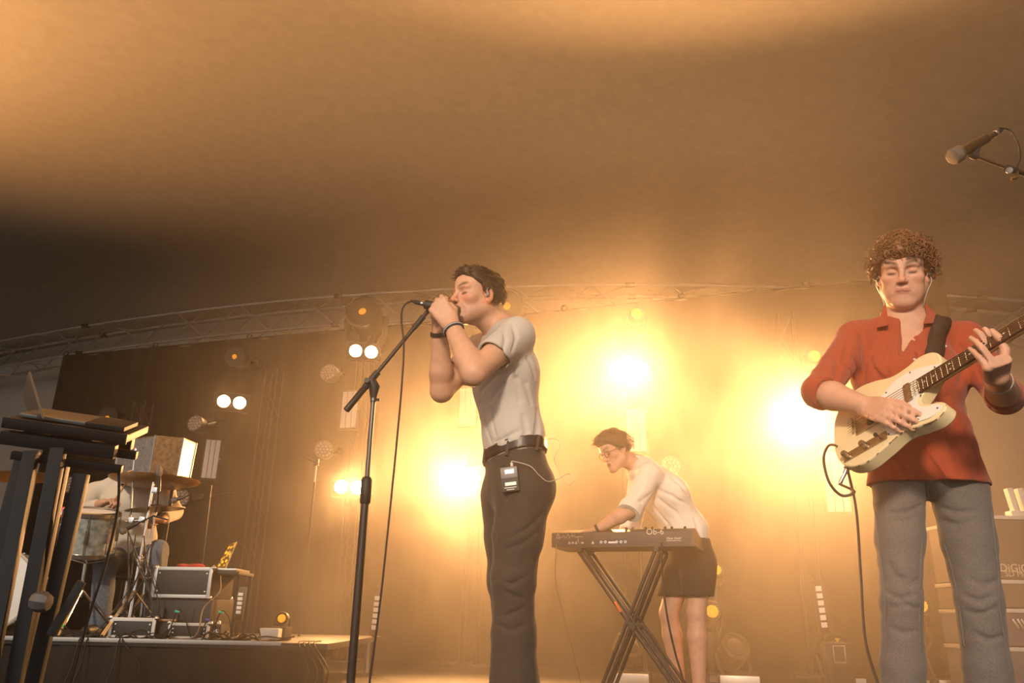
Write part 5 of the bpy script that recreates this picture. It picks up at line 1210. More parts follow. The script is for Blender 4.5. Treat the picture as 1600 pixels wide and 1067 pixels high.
# ---------------------------------------------------------------- riser gear, cables
M_CASE = mat('case_black', (.022, .019, .017), .5, bump=.15, scale=80); M_EDGE = mat('case_edge', (.60, .57, .53), .4, .6); M_WH = mat('white_bezel', (.72, .70, .66), .5)
def rack(name, label, cat, c, w_, h, d, edge, rz=0.0, bez=.03, face=M_CASE, ears=False):
    root = empty(name, Vector(c) - Z*h/2, rz, label=label, cat=cat); Rr = Matrix.Rotation(rz, 3, 'Z'); c = Vector(c)
    L = lambda x, y, z: c + Rr @ Vector((x, y, z))
    MB().bbox(c, (w_, d, h), .008, Rr).build('case', M_CASE, root)
    for sx in (-1, 1): MB().bbox(L(sx*(w_/2-bez/2), -d/2-.004, 0), (bez, .012, h), .003, Rr).build('bezel', edge, root)
    for sz in (-1, 1): MB().bbox(L(0, -d/2-.004, sz*(h/2-bez/2)), (w_-2*bez, .012, bez), .003, Rr).build('bezel', edge, root)
    MB().bbox(L(0, -d/2-.001, 0), (w_-2*bez, .006, h-2*bez), .001, Rr).build('front_panel', face, root)
    for sx in (-1, 1):
        for sz in (-1, 1): MB().lathe([(0, .004), (.006, .003), (.007, 0)], L(sx*(w_/2-bez-.015), -d/2-.004, sz*(h/2-bez-.02)), Rr @ Vector((0, -1, 0)), 8).build('rack_screw', CHROME, root)
        for sy in (-1, 1):
            for sz in (-1, 1): MB().sphere(L(sx*w_/2*.985, sy*d/2*.97, sz*h/2*.965), .018, 8, 6).build('ball_corner', CHROME, root)
    return root
YR = 5.62
def onr(px, Y=YR): return P(px, 960, Y).x
c = P(290, 910, YR); w_ = .41; h = .20
r1 = rack('rack_case', 'flight case with silver-edged front standing on a black box on the riser', 'rack case', (c.x, YR+.16, c.z), w_, h, .34, M_EDGE, R(-6), .022)
low = empty('equipment_box', (c.x, YR+.18, RZ), label='low black equipment box under the silver-edged flight case', cat='box'); hz_ = c.z-h/2-RZ
MB().bbox((c.x+.01, YR+.18, RZ+hz_/2), (.42, .34, hz_-.004), .006, Matrix.Rotation(R(-6), 3, 'Z')).build('case', M_CASE, low)
for k in range(4): MB().bbox((c.x-.15+.1*k, YR+.004, RZ+hz_*.5), (.07, .01, hz_*.5), .003, Matrix.Rotation(R(-6), 3, 'Z')).build('front_module', BLKPL, low)
rd = MB(); 
sh = Shape(); q = Vector((c.x-.02, YR+.10, c.z+h/2+.006)); sh.u(Ell(q, (.085, .06, .014)), .02).u(Ell(q + Vector((.05, .01, .006)), (.04, .04, .014)), .02).u(Ell(q + Vector((-.045, -.01, .006)), (.04, .03, .012)), .02); sh.disp(lambda p: .004*wob(p, 60, 2))
cl = mesh_shape('red_cloth', sh, np.array(q)-.13, np.array(q)+.13, .005, mat('red_fabric', (.35, .03, .02), .9)); tag(cl, 'crumpled red cloth lying on the silver-edged flight case', 'cloth')
a = P(204, 981, 5.45)
rack('effects_rack', 'small effects unit with white bezel at the riser front', 'effects unit', (a.x, 5.56, RZ+.065), .29, .13, .20, M_WH, R(4), .022)
a2 = P(257, 982, 5.5); bx = empty('power_box', (a2.x, 5.60, RZ), label='small wooden-framed black box right of the white-bezel effects unit', cat='box')
MB().bbox((a2.x, 5.60, RZ+.06), (.12, .16, .12), .006).build('case', M_CASE, bx); MB().bbox((a2.x, 5.515, RZ+.118), (.13, .02, .014), .002).build('rim', mat('oak_rim', (.4, .24, .1), .5), bx); MB().bbox((a2.x, 5.515, RZ+.006), (.13, .02, .012), .002).build('rim', mat('oak_rim', (.4, .24, .1), .5), bx)
a3 = P(300, 981, 5.5); rack('pedal_unit', 'low pedal unit with white bezel under the flight case', 'effects unit', (a3.x, 5.53, RZ+.055), .27, .10, .14, M_WH, R(-3), .018)
a4 = P(333, 985, 5.5); bx = empty('stage_box', (a4.x, 5.56, RZ), label='little black connector box right of the low pedal unit', cat='box'); MB().bbox((a4.x, 5.56, RZ+.05), (.10, .12, .10), .006).build('case', M_CASE, bx)
for k in range(3): MB().lathe([(.012, 0), (.012, .006), (.006, .006)], (a4.x-.03+.03*k, 5.50, RZ+.06), (0, -1, 0), 10).build('socket', CHROME, bx)
# open laptop, reflected amber light painted as glowing screen spots, on a small table
lp = P(342, 892, 5.75); t_ = empty('side_table', (lp.x+.02, 5.80, RZ), label='small black table behind the flight case', cat='table')
zt = P(355, 893, 5.75).z
MB().bbox((lp.x+.03, 5.80, zt-.012), (.30, .34, .022), .004).build('table_top', BLKPL, t_)
for sx in (-.1, .14):
    for sy in (-.13, .13): MB().tube([(lp.x+.03+sx, 5.80+sy, zt-.02), (lp.x+.03+sx, 5.80+sy, RZ)], .010, 8).build('leg', BLACK, t_)
def reflection_screen():  # glowing spots stand in for reflections of the amber stage lights
    m = bpy.data.materials.new('amber_reflection_screen'); m.use_nodes = True; nt = m.node_tree; b = nt.nodes['Principled BSDF']
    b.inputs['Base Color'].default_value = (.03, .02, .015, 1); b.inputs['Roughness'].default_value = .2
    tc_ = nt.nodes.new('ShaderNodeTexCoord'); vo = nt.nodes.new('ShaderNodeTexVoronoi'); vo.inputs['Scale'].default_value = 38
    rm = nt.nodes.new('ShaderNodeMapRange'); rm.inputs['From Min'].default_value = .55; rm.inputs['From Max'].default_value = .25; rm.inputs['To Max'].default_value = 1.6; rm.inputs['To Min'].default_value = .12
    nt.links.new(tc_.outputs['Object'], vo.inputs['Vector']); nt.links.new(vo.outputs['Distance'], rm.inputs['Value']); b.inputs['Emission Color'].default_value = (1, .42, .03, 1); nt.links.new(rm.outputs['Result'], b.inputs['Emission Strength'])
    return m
lr = empty('laptop', (lp.x, 5.75, zt), label='open laptop with painted amber light reflections on its screen, on the small table', cat='laptop')
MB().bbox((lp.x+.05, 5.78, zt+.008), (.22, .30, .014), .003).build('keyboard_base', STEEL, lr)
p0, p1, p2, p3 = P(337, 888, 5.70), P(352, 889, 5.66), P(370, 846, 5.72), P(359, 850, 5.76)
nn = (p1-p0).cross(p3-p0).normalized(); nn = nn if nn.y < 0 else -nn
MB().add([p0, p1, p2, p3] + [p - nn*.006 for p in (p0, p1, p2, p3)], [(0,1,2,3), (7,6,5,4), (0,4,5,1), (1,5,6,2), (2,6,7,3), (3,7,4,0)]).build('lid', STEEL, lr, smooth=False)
ce = (p0+p1+p2+p3)/4; MB().add([ce + (p-ce)*.93 + nn*.001 for p in (p0, p1, p2, p3)], [(0,1,2,3)]).build('screen', reflection_screen(), lr, smooth=False)
# cables: each its own thing
rng = random.Random(21); n_c = 0
def cable(pts, r, label, m=RUBBER, group='black cables on the drum riser'):
    o = MB().tube(spline(pts, 6), r, 6).build('stage_cable', m); tag(o, label, 'cable', group); return o
for k in range(26):                                   # tangle along the riser front
    x = onr(rng.uniform(120, 430), 5.45); y = rng.uniform(5.40, 5.62); pts = []; a = rng.uniform(0, 6.28)
    for j in range(7):
        pts.append(Vector((x, y, RZ+.008+rng.choice((0, 0, .02, .05, .09))*rng.random()))); a += rng.uniform(-1.2, 1.2); x += math.cos(a)*.10; y = min(5.70, max(5.37, y+math.sin(a)*.05))
    cable(pts, rng.uniform(.0035, .006), 'black cable in the tangle along the front of the drum riser')
for k in range(9):                                    # running down from stands
    x = onr(rng.uniform(150, 235), 5.5); cable([P(rng.uniform(195, 240), rng.uniform(820, 900), 5.58), Vector((x+.1, 5.52, RZ+.18)), Vector((x, 5.46, RZ+.02)), Vector((x-.2, 5.44, RZ+.01)), Vector((x-.35, 5.42, RZ+.01))], .0045, 'black cable looping down from the chrome drum stands to the riser', group='cables looping from the drum stands')
for k, (x0, x1) in enumerate(((190, 170), (196, 212), (128, 105), (140, 118), (478, 492), (486, 503), (494, 510), (470, 478))):
    a = P(x0, 1000, 5.36); b = P(x1, 1075, 5.28); cable([Vector((a.x, 5.5, RZ+.01)), Vector((a.x, 5.40, RZ+.012)), Vector((a.x, 5.325, RZ-.01)), Vector((b.x, 5.29, RZ*.5)), Vector((b.x, 5.24, .01)), Vector((b.x+.2, 5.1, .008))], .005, 'black cable hanging over the left part of the riser edge' if k < 4 else 'black cable hanging over the right corner of the riser', group='cables over the riser edge')
cable([P(183, 727, 3.02), P(186, 745, 3.0), P(183, 800, 3.0), P(165, 880, 2.98), P(140, 960, 2.96), P(118, 1040, 2.95), Vector((P(100, 1100, 2.95).x, 2.95, .15)), Vector((P(90, 1100, 2.95).x, 2.93, .008)), Vector((P(90, 1100, 2.95).x-.4, 2.8, .008))], .0055, 'black cable hanging from the laptop tray’s right end', group='laptop stand cable')
for (px, py, col, nm) in ((277, 955, (.05, .6, .3), 'green'), (345, 956, (.05, .6, .35), 'mint'), (325, 968, (.1, .1, .6), 'blue'), (97, 977, (.05, .5, .08), 'bright green')):
    q = P(px, py, 5.42); o = cable([Vector((q.x-.12, 5.45, RZ+.008)), Vector((q.x-.05, 5.44, RZ+.03)), q, Vector((q.x+.05, 5.43, q.z-.03)), Vector((q.x+.10, 5.45, RZ+.02)), Vector((q.x+.2, 5.47, RZ+.008))], .004, 'black cable arching up at the riser front with ' + nm + ' tape on it', group='taped cables')
    MB().tube([q - Vector((.014, 0, 0)), q + Vector((.016, 0, -.004))], .0075, 8).build('tape_marker', mat('tape_'+nm.replace(' ', '_'), col, .5), o)
cable([P(372, 640, 5.3) + Vector((0, 3, 0)) if False else P(345, 900, 5.58), P(343, 925, 5.5), P(318, 950, 5.46), P(310, 985, 5.42), Vector((onr(300, 5.4), 5.42, RZ+.01)), Vector((onr(270, 5.4), 5.42, RZ+.01))], .004, 'pale cable draped over the front of the flight case', mat('tan_cable', (.35, .24, .14), .6), 'pale cable on the flight case')
# ---------------------------------------------------------------- laptop stand in the foreground
def laptop_stand():
    Yl = 2.95
    A, B = P(6, 652, Yl-.12), P(199, 679, Yl-.02)      # near top edge of the tray
    dirx = (B-A).normalized(); back = Vector((.12, .95, .28)).normalized(); back = (back - dirx*back.dot(dirx)).normalized(); up = dirx.cross(back)
    rot = Matrix((dirx, back, up)).transposed(); W = (B-A).length; D = .36
    foot = Vector((P(30, 1060, Yl).x, Yl, 0))
    root = empty('laptop_stand', foot, label='black folding stand with a tilted tray in the left foreground', cat='stand')
    MK = mat('stand_matt_black', (.012, .010, .009), .5)
    L = lambda x, y, z: A + dirx*x + back*y + up*z
    # the tray is seen from below: its near edge high, its body dropping away behind
    MB().bbox(L(W/2, .16, -.018), (W, .34, .030), .006, rot).build('tray', MK, root)
    MB().bbox(L(W/2, .0, -.018), (W+.004, .012, .040), .004, rot).build('tray_rim', MK, root)
    for y in (.03, .27): MB().bbox(L(W/2-.02, y, -.075), (W-.03, .05, .05), .005, rot).build('cross_rail', MK, root)
    MB().bbox(L(W*.62, .15, -.06), (.06, .20, .05), .005, rot).build('bracket', MK, root); MB().bbox(L(W*.20, .15, -.06), (.06, .20, .05), .005, rot).build('bracket', MK, root)
    for (x, py) in ((-.03, .07), (W-.02, .10)): MB().bbox(L(x, py, -.09), (.09, .035, .032), .006, rot).build('tray_lug', MK, root)
    MB().bbox(L(W*.55, .02, -.135), (W*.9, .03, .03), .005, rot).build('lower_rail', MK, root)
    for (x0, y0, x1, y1, Yt, Yb) in ((50, 705, -22, 1067, 2.88, 2.80), (92, 700, 22, 1067, 2.86, 2.86), (98, 720, 55, 930, 2.98, 3.02), (128, 740, 52, 1067, 2.90, 2.96), (35, 720, -40, 1000, 3.04, 3.04)):
        a, b = P(x0, y0, Yt), P(x1, y1, Yb); d = (b-a).normalized(); f = a + d*((a.z-.015)/-d.z)
        zz = (f-a).normalized(); xx = Vector((1, 0, 0)); xx = (xx - zz*xx.dot(zz)).normalized()
        MB().bbox((a+f)/2, (.052, .028, (f-a).length), .006, Matrix((xx, zz.cross(xx), zz)).transposed()).build('leg', MK, root)
    k = P(64, 940, 2.80); MB().lathe([(0, .03), (.026, .028), (.034, .012), (.034, -.012), (.026, -.028), (0, -.03)], k, (.95, .0, -.12), 8).build('pivot_knob', mat('grey_knob', (.25, .24, .22), .4, .5), root)
    s = P(104, 950, 2.85); MB().bbox(s, (.028, .02, .19), .006, Matrix.Rotation(R(22), 3, 'Y')).build('lock_lever', MK, root)
    # laptop on it
    lr = empty('laptop', L(W*.30, .10, 0), label='thin grey laptop standing open on the tilted tray, seen edge-on', cat='laptop')
    MB().bbox(L(W*.42, .17, .008), (.30, .22, .014), .004, rot).build('keyboard_base', STEEL, lr)
    a, b, c, d = P(47, 651, 2.93), P(67, 651, 2.80), P(47, 579, 2.82), P(37, 616, 3.02)
    q = [P(48, 653, 3.0), P(68, 654, 2.85), P(46, 580, 2.88), P(37, 618, 3.08)]; nn = (q[1]-q[0]).cross(q[3]-q[0]).normalized()
    o = MB().add([p + nn*.004 for p in q] + [p - nn*.004 for p in q], [(0,1,2,3), (7,6,5,4), (0,4,5,1), (1,5,6,2), (2,6,7,3), (3,7,4,0)]).build('lid', mat('laptop_alu', (.22, .21, .20), .4, .7), lr, smooth=False)
    md = o.modifiers.new('bevel', 'BEVEL'); md.width = .003; md.segments = 2
    MB().bbox(L(W*.78, .14, .010), (.14, .20, .018), .004, rot).build('audio_interface', BLKPL); tag(COL.objects['audio_interface'], 'flat black audio box on the right end of the tilted tray', 'audio interface')
laptop_stand()
# ---------------------------------------------------------------- light towers and fixtures at the back
TT = 0.85                                             # towers stand this far in front of the drape
M_LENS = mat('led_lens', (.55, .52, .48), .12, .0, trans=.2, spec=.8)
M_EYE = mat('amber_lens', (.6, .35, .05), .3, emit=(1.0, .30, .008), estr=.55)
M_HOT = mat('blinder_lamp', (1, .9, .7), .3, emit=(1.0, .60, .25), estr=90)
M_FIX = mat('fixture_black', (.025, .021, .018), .45)
M_PANEL = mat('frosted_panel', (.85, .84, .80), .5)
M_TOW = mat('tower_paint', (.05, .045, .04), .45, .5)
def tower(label, px, ztop, t=TT):
    b = PB(px, 900, t); b.z = 0; root = empty('light_tower', b, label=label, cat='lighting tower'); w_ = .16
    for s in (-1, 1):
        for d in (0, 1): MB().tube([b + BU*s*w_/2 - BN*d*w_, b + BU*s*w_/2 - BN*d*w_ + Z*ztop], .012, 8).build('chord', M_TOW, root)
    n = int(ztop/.28)
    for i in range(n):
        z0, z1 = ztop*i/n, ztop*(i+1)/n; e = 1 if i % 2 else -1
        MB().tube([b + BU*e*w_/2 + Z*z0, b - BU*e*w_/2 + Z*z1], .005, 6).build('brace', M_TOW, root)
        MB().tube([b + BU*e*w_/2 - BN*w_ + Z*z0, b - BU*e*w_/2 - BN*w_ + Z*z1], .005, 6).build('brace', M_TOW, root)
    MB().bbox(b - BN*w_/2 + Z*.012, (.5, .5, .024), .004, BROT).build('base_plate', BLACK, root)
    return root
for px, zt, lab in ((385, 3.35, 'slim truss tower behind the flight case, left of the orange laptop screen'), (540, 3.75, 'slim truss tower behind the vocal microphone stand'), (735, 3.3, 'slim truss tower behind the singer'), (990, 3.7, 'slim truss tower behind the keyboard player’s head'), (1268, 3.7, 'slim truss tower left of the guitarist'), (170, 3.0, 'slim truss tower behind the laptop tray')): tower(lab, px, zt)
def blinder(label, px, py, W, ang=116, t=None, r=.085, cells=2, aim=(0.0, 0.0, 1.2), estr=None, dead=False):
    t = TT+.16 if t is None else t; c = PB(px, py, t); d = (Vector(aim)-c).normalized(); sx = Vector((d.y, -d.x, 0)).normalized(); sx = sx if sx.x > 0 else -sx; up = d.cross(sx)*-1
    up = up if up.z > 0 else -up; root = empty('blinder_light', c, label=label, cat='stage light'); rot = Matrix((sx, d, up)).transposed()
    hw = r*1.12*cells
    MB().bbox(c - d*.08, (hw*2+.03, .14, r*2+.05), .012, rot).build('housing', M_FIX, root)
    for k in range(cells):
        q = c + sx*(2*k-cells+1)*r*1.08
        MB().lathe([(r*.98, .0), (r*.98, -.012), (r*.55, -.05), (0, -.06)], q + d*.003, d, 24).build('reflector', CHROME, root)
        MB().lathe([(0, .006), (r*.6, .004), (r*.86, -.004)], q, d, 24).build('lamp', M_HOT, root)
        MB().lathe([(r*.90, -.02), (r*1.03, -.02), (r*1.03, .012), (r*.90, .012)], q, d, 24).build('bezel', M_FIX, root)
    MB().tube([c - d*.15, c - d*.15 + BN*-.12], .014, 8).build('clamp', BLACK, root)
    for s in (-1, 1): MB().tube([c - d*.08 + sx*s*(hw+.02), c - d*.17 + sx*s*(hw+.02), c - d*.17], .010, 6).build('yoke', BLACK, root)
    l = spot('lamp_beam', c + d*.03, c + d*5, W, ang, .5, AMBER, r*1.3); attach(l, root); l.name = 'lamp_beam'
    return root
AIMF = (0.0, 0.0, 1.0)
blinder('twin-lamp blinder glowing above the flight case on the left tower', 362, 628, W_B[0])
blinder('twin-lamp blinder glowing under the dark moving head at upper left', 568, 549, W_B[1])
blinder('twin-lamp blinder shining behind the vocal microphone stand pole', 546, 761, W_B[2])
blinder('brilliant blinder shining left of the singer’s hips', 722, 745, W_B[3], cells=2, r=.10)
blinder('brilliant blinder shining above the keyboard player’s head', 982, 578, W_B[4], cells=2, r=.11)
blinder('brilliant blinder shining at the guitarist’s right elbow', 1245, 650, W_B[5], cells=2, r=.11)
def led_panel(label, px, py, w_, h, rz=0.0, t=None):
    t = TT+.10 if t is None else t; c = PB(px, py, t); root = empty('strip_light', c, label=label, cat='light panel'); M = BROT @ Matrix.Rotation(rz, 3, 'Z')
    MB().bbox(c - BN*.02, (w_+.05, .035, h+.05), .006, M).build('frame', M_FIX, root)
    for k in range(3): MB().bbox(c + M @ Vector(((k-1)*w_/3, -.004, 0)), (w_/3-.006, .01, h), .003, M).build('diffuser', M_PANEL, root)
    MB().tube([c - BN*.03, c - BN*.16], .014, 8).build('clamp', BLACK, root)
    MB().sphere(c + M @ Vector((w_/2+.015, -.01, 0)), .012, 8, 6).build('screw', CHROME, root)
led_panel('white strip panel right of the bronze box', 330, 717, .17, .46, R(25))
led_panel('white strip panel behind the vocal stand’s boom clamp', 546, 640, .20, .44)
led_panel('white strip panel peeping out behind the singer’s chest', 731, 635, .20, .42)
led_panel('white strip panel above the keyboard player’s collar', 994, 672, .21, .46)
led_panel('white strip panel below the bright blinder by the guitarist', 1307, 752, .23, .60)
def moving_head(label, c, d, r=.10, L=.20, lens='wash', floor=None, mount=None, s=1.0, name='moving_head_light', up=Vector((0, 0, 1))):
    c = Vector(c); d = Vector(d).normalized(); root = empty(name, c if floor is None else (c.x, c.y, floor), label=label, cat='stage light')
    sx = d.cross(Vector((0, 0, 1))); sx = sx.normalized() if sx.length > .1 else BU.copy(); upv = sx.cross(d).normalized()
    hd = MB().lathe([(0, -L), (r*.72, -L), (r*.95, -L*.75), (r, -L*.2), (r, 0), (r*.93, .006), (r*.90, -.004)], c, d, 28).build('head', M_FIX if lens != 'wash' else mat('fixture_grey', (.30, .27, .24), .4, .6), root)
    if lens == 'wash':
        MB().lathe([(0, -.004), (r*.92, -.004)], c, d, 28).build('lens_plate', mat('lens_plate', (.22, .20, .18), .4), hd)
        me = MB().lathe([(0, .014), (r*.12, .010), (r*.165, .0)], (0, 0, 0), (0, 0, 1), 10).mesh('lens', True); me.materials.append(M_LENS)
        for (rr, n) in ((0, 1), (r*.38, 6), (r*.74, 12)):
            for k in range(n):
                a = 2*math.pi*k/n; o = bpy.data.objects.new('lens', me); COL.objects.link(o); o.matrix_basis = frameM(c + (sx*math.cos(a) + upv*math.sin(a))*rr - d*.004, sx, d); attach(o, hd)
    else:
        re = r*(.22 if lens == 'eye' else .62)
        MB().lathe([(r*.9, -.004), (re, -.012)], c, d, 24).build('lens_plate', BLKPL, hd)
        le = MB().lathe([(0, .010), (re*.6, .006), (re, -.006)], c, d, 20).build('lens', M_EYE if lens != 'dark' else BLKPL, hd)
        if lens == 'cells':
            me = MB().sphere((0, 0, 0), re*.17, 8, 6).mesh('lens_cell', True); me.materials.append(mat('amber_cell', (.6, .3, .04), .3, emit=(1.0, .36, .015), estr=1.0))
            for (rr, n) in ((0, 1), (re*.38, 6), (re*.76, 12)):
                for k in range(n):
                    a = 2*math.pi*k/n; o = bpy.data.objects.new('lens_cell', me); COL.objects.link(o); o.matrix_basis = Matrix.Translation(c + (sx*math.cos(a) + upv*math.sin(a))*rr + d*.008); attach(o, hd)
    # yoke towards its base
    if floor is not None: basep = Vector((c.x, c.y, floor)) - d*0.0
    else: basep = mount if mount is not None else c - d*(L+.10)
    ax = (basep-(c - d*L*.45)); ax = ax.normalized(); side = sx
    pc = c - d*L*.45; ln = r*1.45
    for s_ in (-1, 1):
        q = pc + side*s_*(r*1.14); MB().tube([q, q + ax*ln*.75, pc + ax*ln*1.15 + side*s_*r*.8], r*.17, 8).build('yoke_arm', M_FIX, root)
    bb = pc + ax*(ln*1.25)
    if floor is not None:
        h = max(.06, bb.z-floor); MB().bbox((bb.x, bb.y, floor+.045), (r*2.6, r*2.3, .09), .012, BROT).build('base', M_FIX, root)
        MB().tube([bb, (bb.x, bb.y, floor+.085)], r*.55, 14).build('pan_bearing', M_FIX, root)
        MB().bbox(Vector((bb.x, bb.y, floor+.045)) + BN*(r*1.15+.002), (r*1.0, .006, .05), .002, BROT).build('display_panel', mat('control_panel', (.35, .33, .30), .4), root)
    else:
        MB().bbox(bb + ax*.03, (r*1.5, r*1.5, .07), .010, BROT).build('base', M_FIX, root)
        if mount is not None: MB().tube([bb, mount], .013, 8).build('clamp', BLACK, root)
    return root
def tow(px, py): q = PB(px, py, TT); return q
# wash heads with honeycomb lenses
moving_head('unlit wash light with honeycomb lenses right of the bronze box', PB(304, 661, TT+.45), (-.25, -1, .10), .10, .17, 'wash', mount=tow(352, 655))
moving_head('unlit wash light with honeycomb lenses left of the boom arm', PB(513, 581, TT+.45), (-.25, -1, .10), .10, .17, 'wash', mount=tow(535, 578))
moving_head('unlit wash light with honeycomb lenses above the rear microphone stand', PB(506, 702, TT+.45), (.1, -1, .05), .10, .17, 'wash', mount=tow(535, 705))
moving_head('unlit wash light with honeycomb lenses behind the drum microphone', PB(282, 778, TT+.45), (.2, -1, .15), .10, .17, 'wash', mount=tow(370, 770))
moving_head('unlit wash light with honeycomb lenses seen between the laptop stand legs', PB(108, 757, TT+.45), (.2, -1, .15), .10, .17, 'wash', mount=tow(160, 752))
moving_head('unlit wash light at the keyboard player’s back', PB(1050, 728, TT+.3), (.2, -1, .2), .11, .18, 'wash', mount=tow(1005, 722))
# spots with small amber eyes
moving_head('dark moving head with an amber eye at the drape’s left part', PB(366, 557, TT+.30), (-.1, -1, -.1), .14, .26, 'eye', mount=tow(384, 566))
moving_head('dark moving head with an amber eye above the laptop tray', PB(167, 653, TT+.30), (-.1, -1, -.1), .14, .26, 'eye', mount=tow(172, 672))
moving_head('big dark moving head with an amber eye standing above the drape', PB(566, 486, TT+.30), (-.15, -1, .15), .21, .36, 'eye', mount=tow(572, 535))
moving_head('big dark moving head behind the singer’s head', PB(792, 478, TT+.30), (.1, -1, -.3), .20, .36, 'eye', mount=tow(760, 530))
moving_head('moving head with a small amber eye over the brightest blinder', PB(995, 490, TT+.25), (0, -1, 0), .10, .22, 'cells', mount=tow(992, 520))
moving_head('moving head with a small amber eye left of the guitarist’s shoulder', PB(1273, 556, TT+.25), (0, -1, 0), .10, .22, 'cells', mount=tow(1270, 580))
# fixtures standing on the stage floor and riser
fl_ = lambda px, py, Y: P(px, py, Y)
q = P(440, 966, 5.75); moving_head('small floor light with amber lens on the riser’s right end', q, (-.1, -1, .1), .045, .06, 'cells', floor=RZ, name='floor_light')
MB().bbox((P(424, 980, 5.65).x, 5.65, RZ+.045), (.13, .10, .07), .012).build('adapter', mat('white_plastic', (.82, .80, .76), .3)); tag(COL.objects['adapter'], 'white power adapter beside the small amber floor light', 'adapter')
for px, py, lab, dd in ((1113, 955, 'amber floor moving head right of the keyboard player’s knees', (0, -1, .2)), (1440, 946, 'amber floor moving head seen between the guitarist’s legs', (0, -1, .2)), (1120, 890, 'amber light right of the dark shorts', (.1, -1, .3))):
    c = P(px, py, 7.0 if py != 890 else 7.4); moving_head(lab, c, dd, .085 if py != 890 else .07, .17, 'cells', floor=0.0)
for px, lab in ((985, 'floor moving head with metal display base under the synthesizer'), (1150, 'dark floor moving head right of the bare legs'), (1308, 'floor moving head with metal display base left of the grey jeans'), (1478, 'dark floor moving head behind the guitarist’s left leg')):
    c = PZ(px, 1062, .0) if False else P(px, 1000, 6.9); c.z = .30
    m_ = moving_head(lab, c, (.15, -.8, .5), .12, .24, 'dark', floor=0.0)
    MB().bbox(Vector((c.x, c.y, .05)) + BN*.20, (.30, .04, .075), .008, BROT).build('handle_bar', mat('case_edge', (.60, .57, .53), .4, .6), m_)
# vertical battens of square cells
def batten(label, px0, py0, px1, py1, Y, n=6):
    a, b = P(px0, py0, Y), P(px1, py1, Y); root = empty('light_batten', (b.x, Y, 0), label=label, cat='light batten'); d = (b-a); ln = d.length; dn = d.normalized(); xx = Vector((1, 0, 0)); xx = (xx-dn*xx.dot(dn)).normalized(); M = Matrix((xx, dn.cross(xx), dn)).transposed()
    MB().bbox((a+b)/2 + Vector((0, .03, 0)), (.07, .05, ln+.08), .006, M).build('housing', M_FIX, root)
    for k in range(n): MB().bbox(a + d*((k+.5)/n), (.045, .012, ln/n*.72), .004, M).build('cell', M_PANEL, root)
    MB().tube([b + Vector((0, .03, 0)), Vector((b.x, b.y+.03, .0))], .02, 8).build('foot_post', BLACK, root)
batten('leaning batten of six white cells left of the guitar cable', 1278, 914, 1289, 982, 6.6)
batten('batten of white cells behind the vocal microphone cable', 590, 930, 584, 985, 7.2)
batten('dim batten of cells right of the flight case', 376, 925, 371, 960, 6.6, 5)
sg = P(1311, 1022, 6.3); fr = empty('framed_sign', (sg.x, 6.3, 0), label='small pale frame standing left of the guitarist’s jeans', cat='frame')
for dx, dz, w_, h in ((-.042, 0, .016, .13), (.042, 0, .016, .13), (0, .058, .10, .016), (0, -.058, .10, .016)): MB().bbox(sg + Vector((dx, 0, dz)), (w_, .02, h), .004).build('frame_bar', M_WH, fr)
MB().bbox(sg + Vector((0, .03, -sg.z/2)), (.20, .08, sg.z+.16), .01).build('stand_body', M_CASE, fr)
MB().prism([(-.02, .012), (.02, .012), (0, -.018)], (sg + Vector((-.005, -.012, .10)), Vector((1, 0, 0)), Z), .004).build('warning_mark', mat('yellow_mark', (.8, .5, .05), .5), fr)
# ---------------------------------------------------------------- rear microphone stand and desk cases at the right
def rear_stand():
    b = P(468, 985, 6.9); t = P(487, 722, 6.9); x = b.x; root = empty('microphone_stand', (x, 6.9, 0), label='thin empty microphone stand behind the drum riser', cat='microphone stand')
    zt = t.z; MB().tube([(x, 6.9, .02), (x, 6.9, zt*.9)], .011, 8).build('lower_tube', BLACK, root); MB().tube([(x, 6.9, zt*.9), (x, 6.9, zt)], .008, 8).build('upper_tube', STEEL, root)
    e0, e1 = P(473, 712, 6.85), P(500, 725, 6.9); MB().tube([e0, e1], .007, 8).build('boom_arm', BLACK, root); MB().bbox((x, 6.9, zt), (.04, .04, .06), .008).build('boom_clamp', BLKPL, root)
    for k in range(3):
        a = R(90+120*k); MB().tube([(x, 6.9, .15), (x+.24*math.cos(a), 6.9+.24*math.sin(a), .01)], .009, 8).build('leg', BLACK, root)
rear_stand()
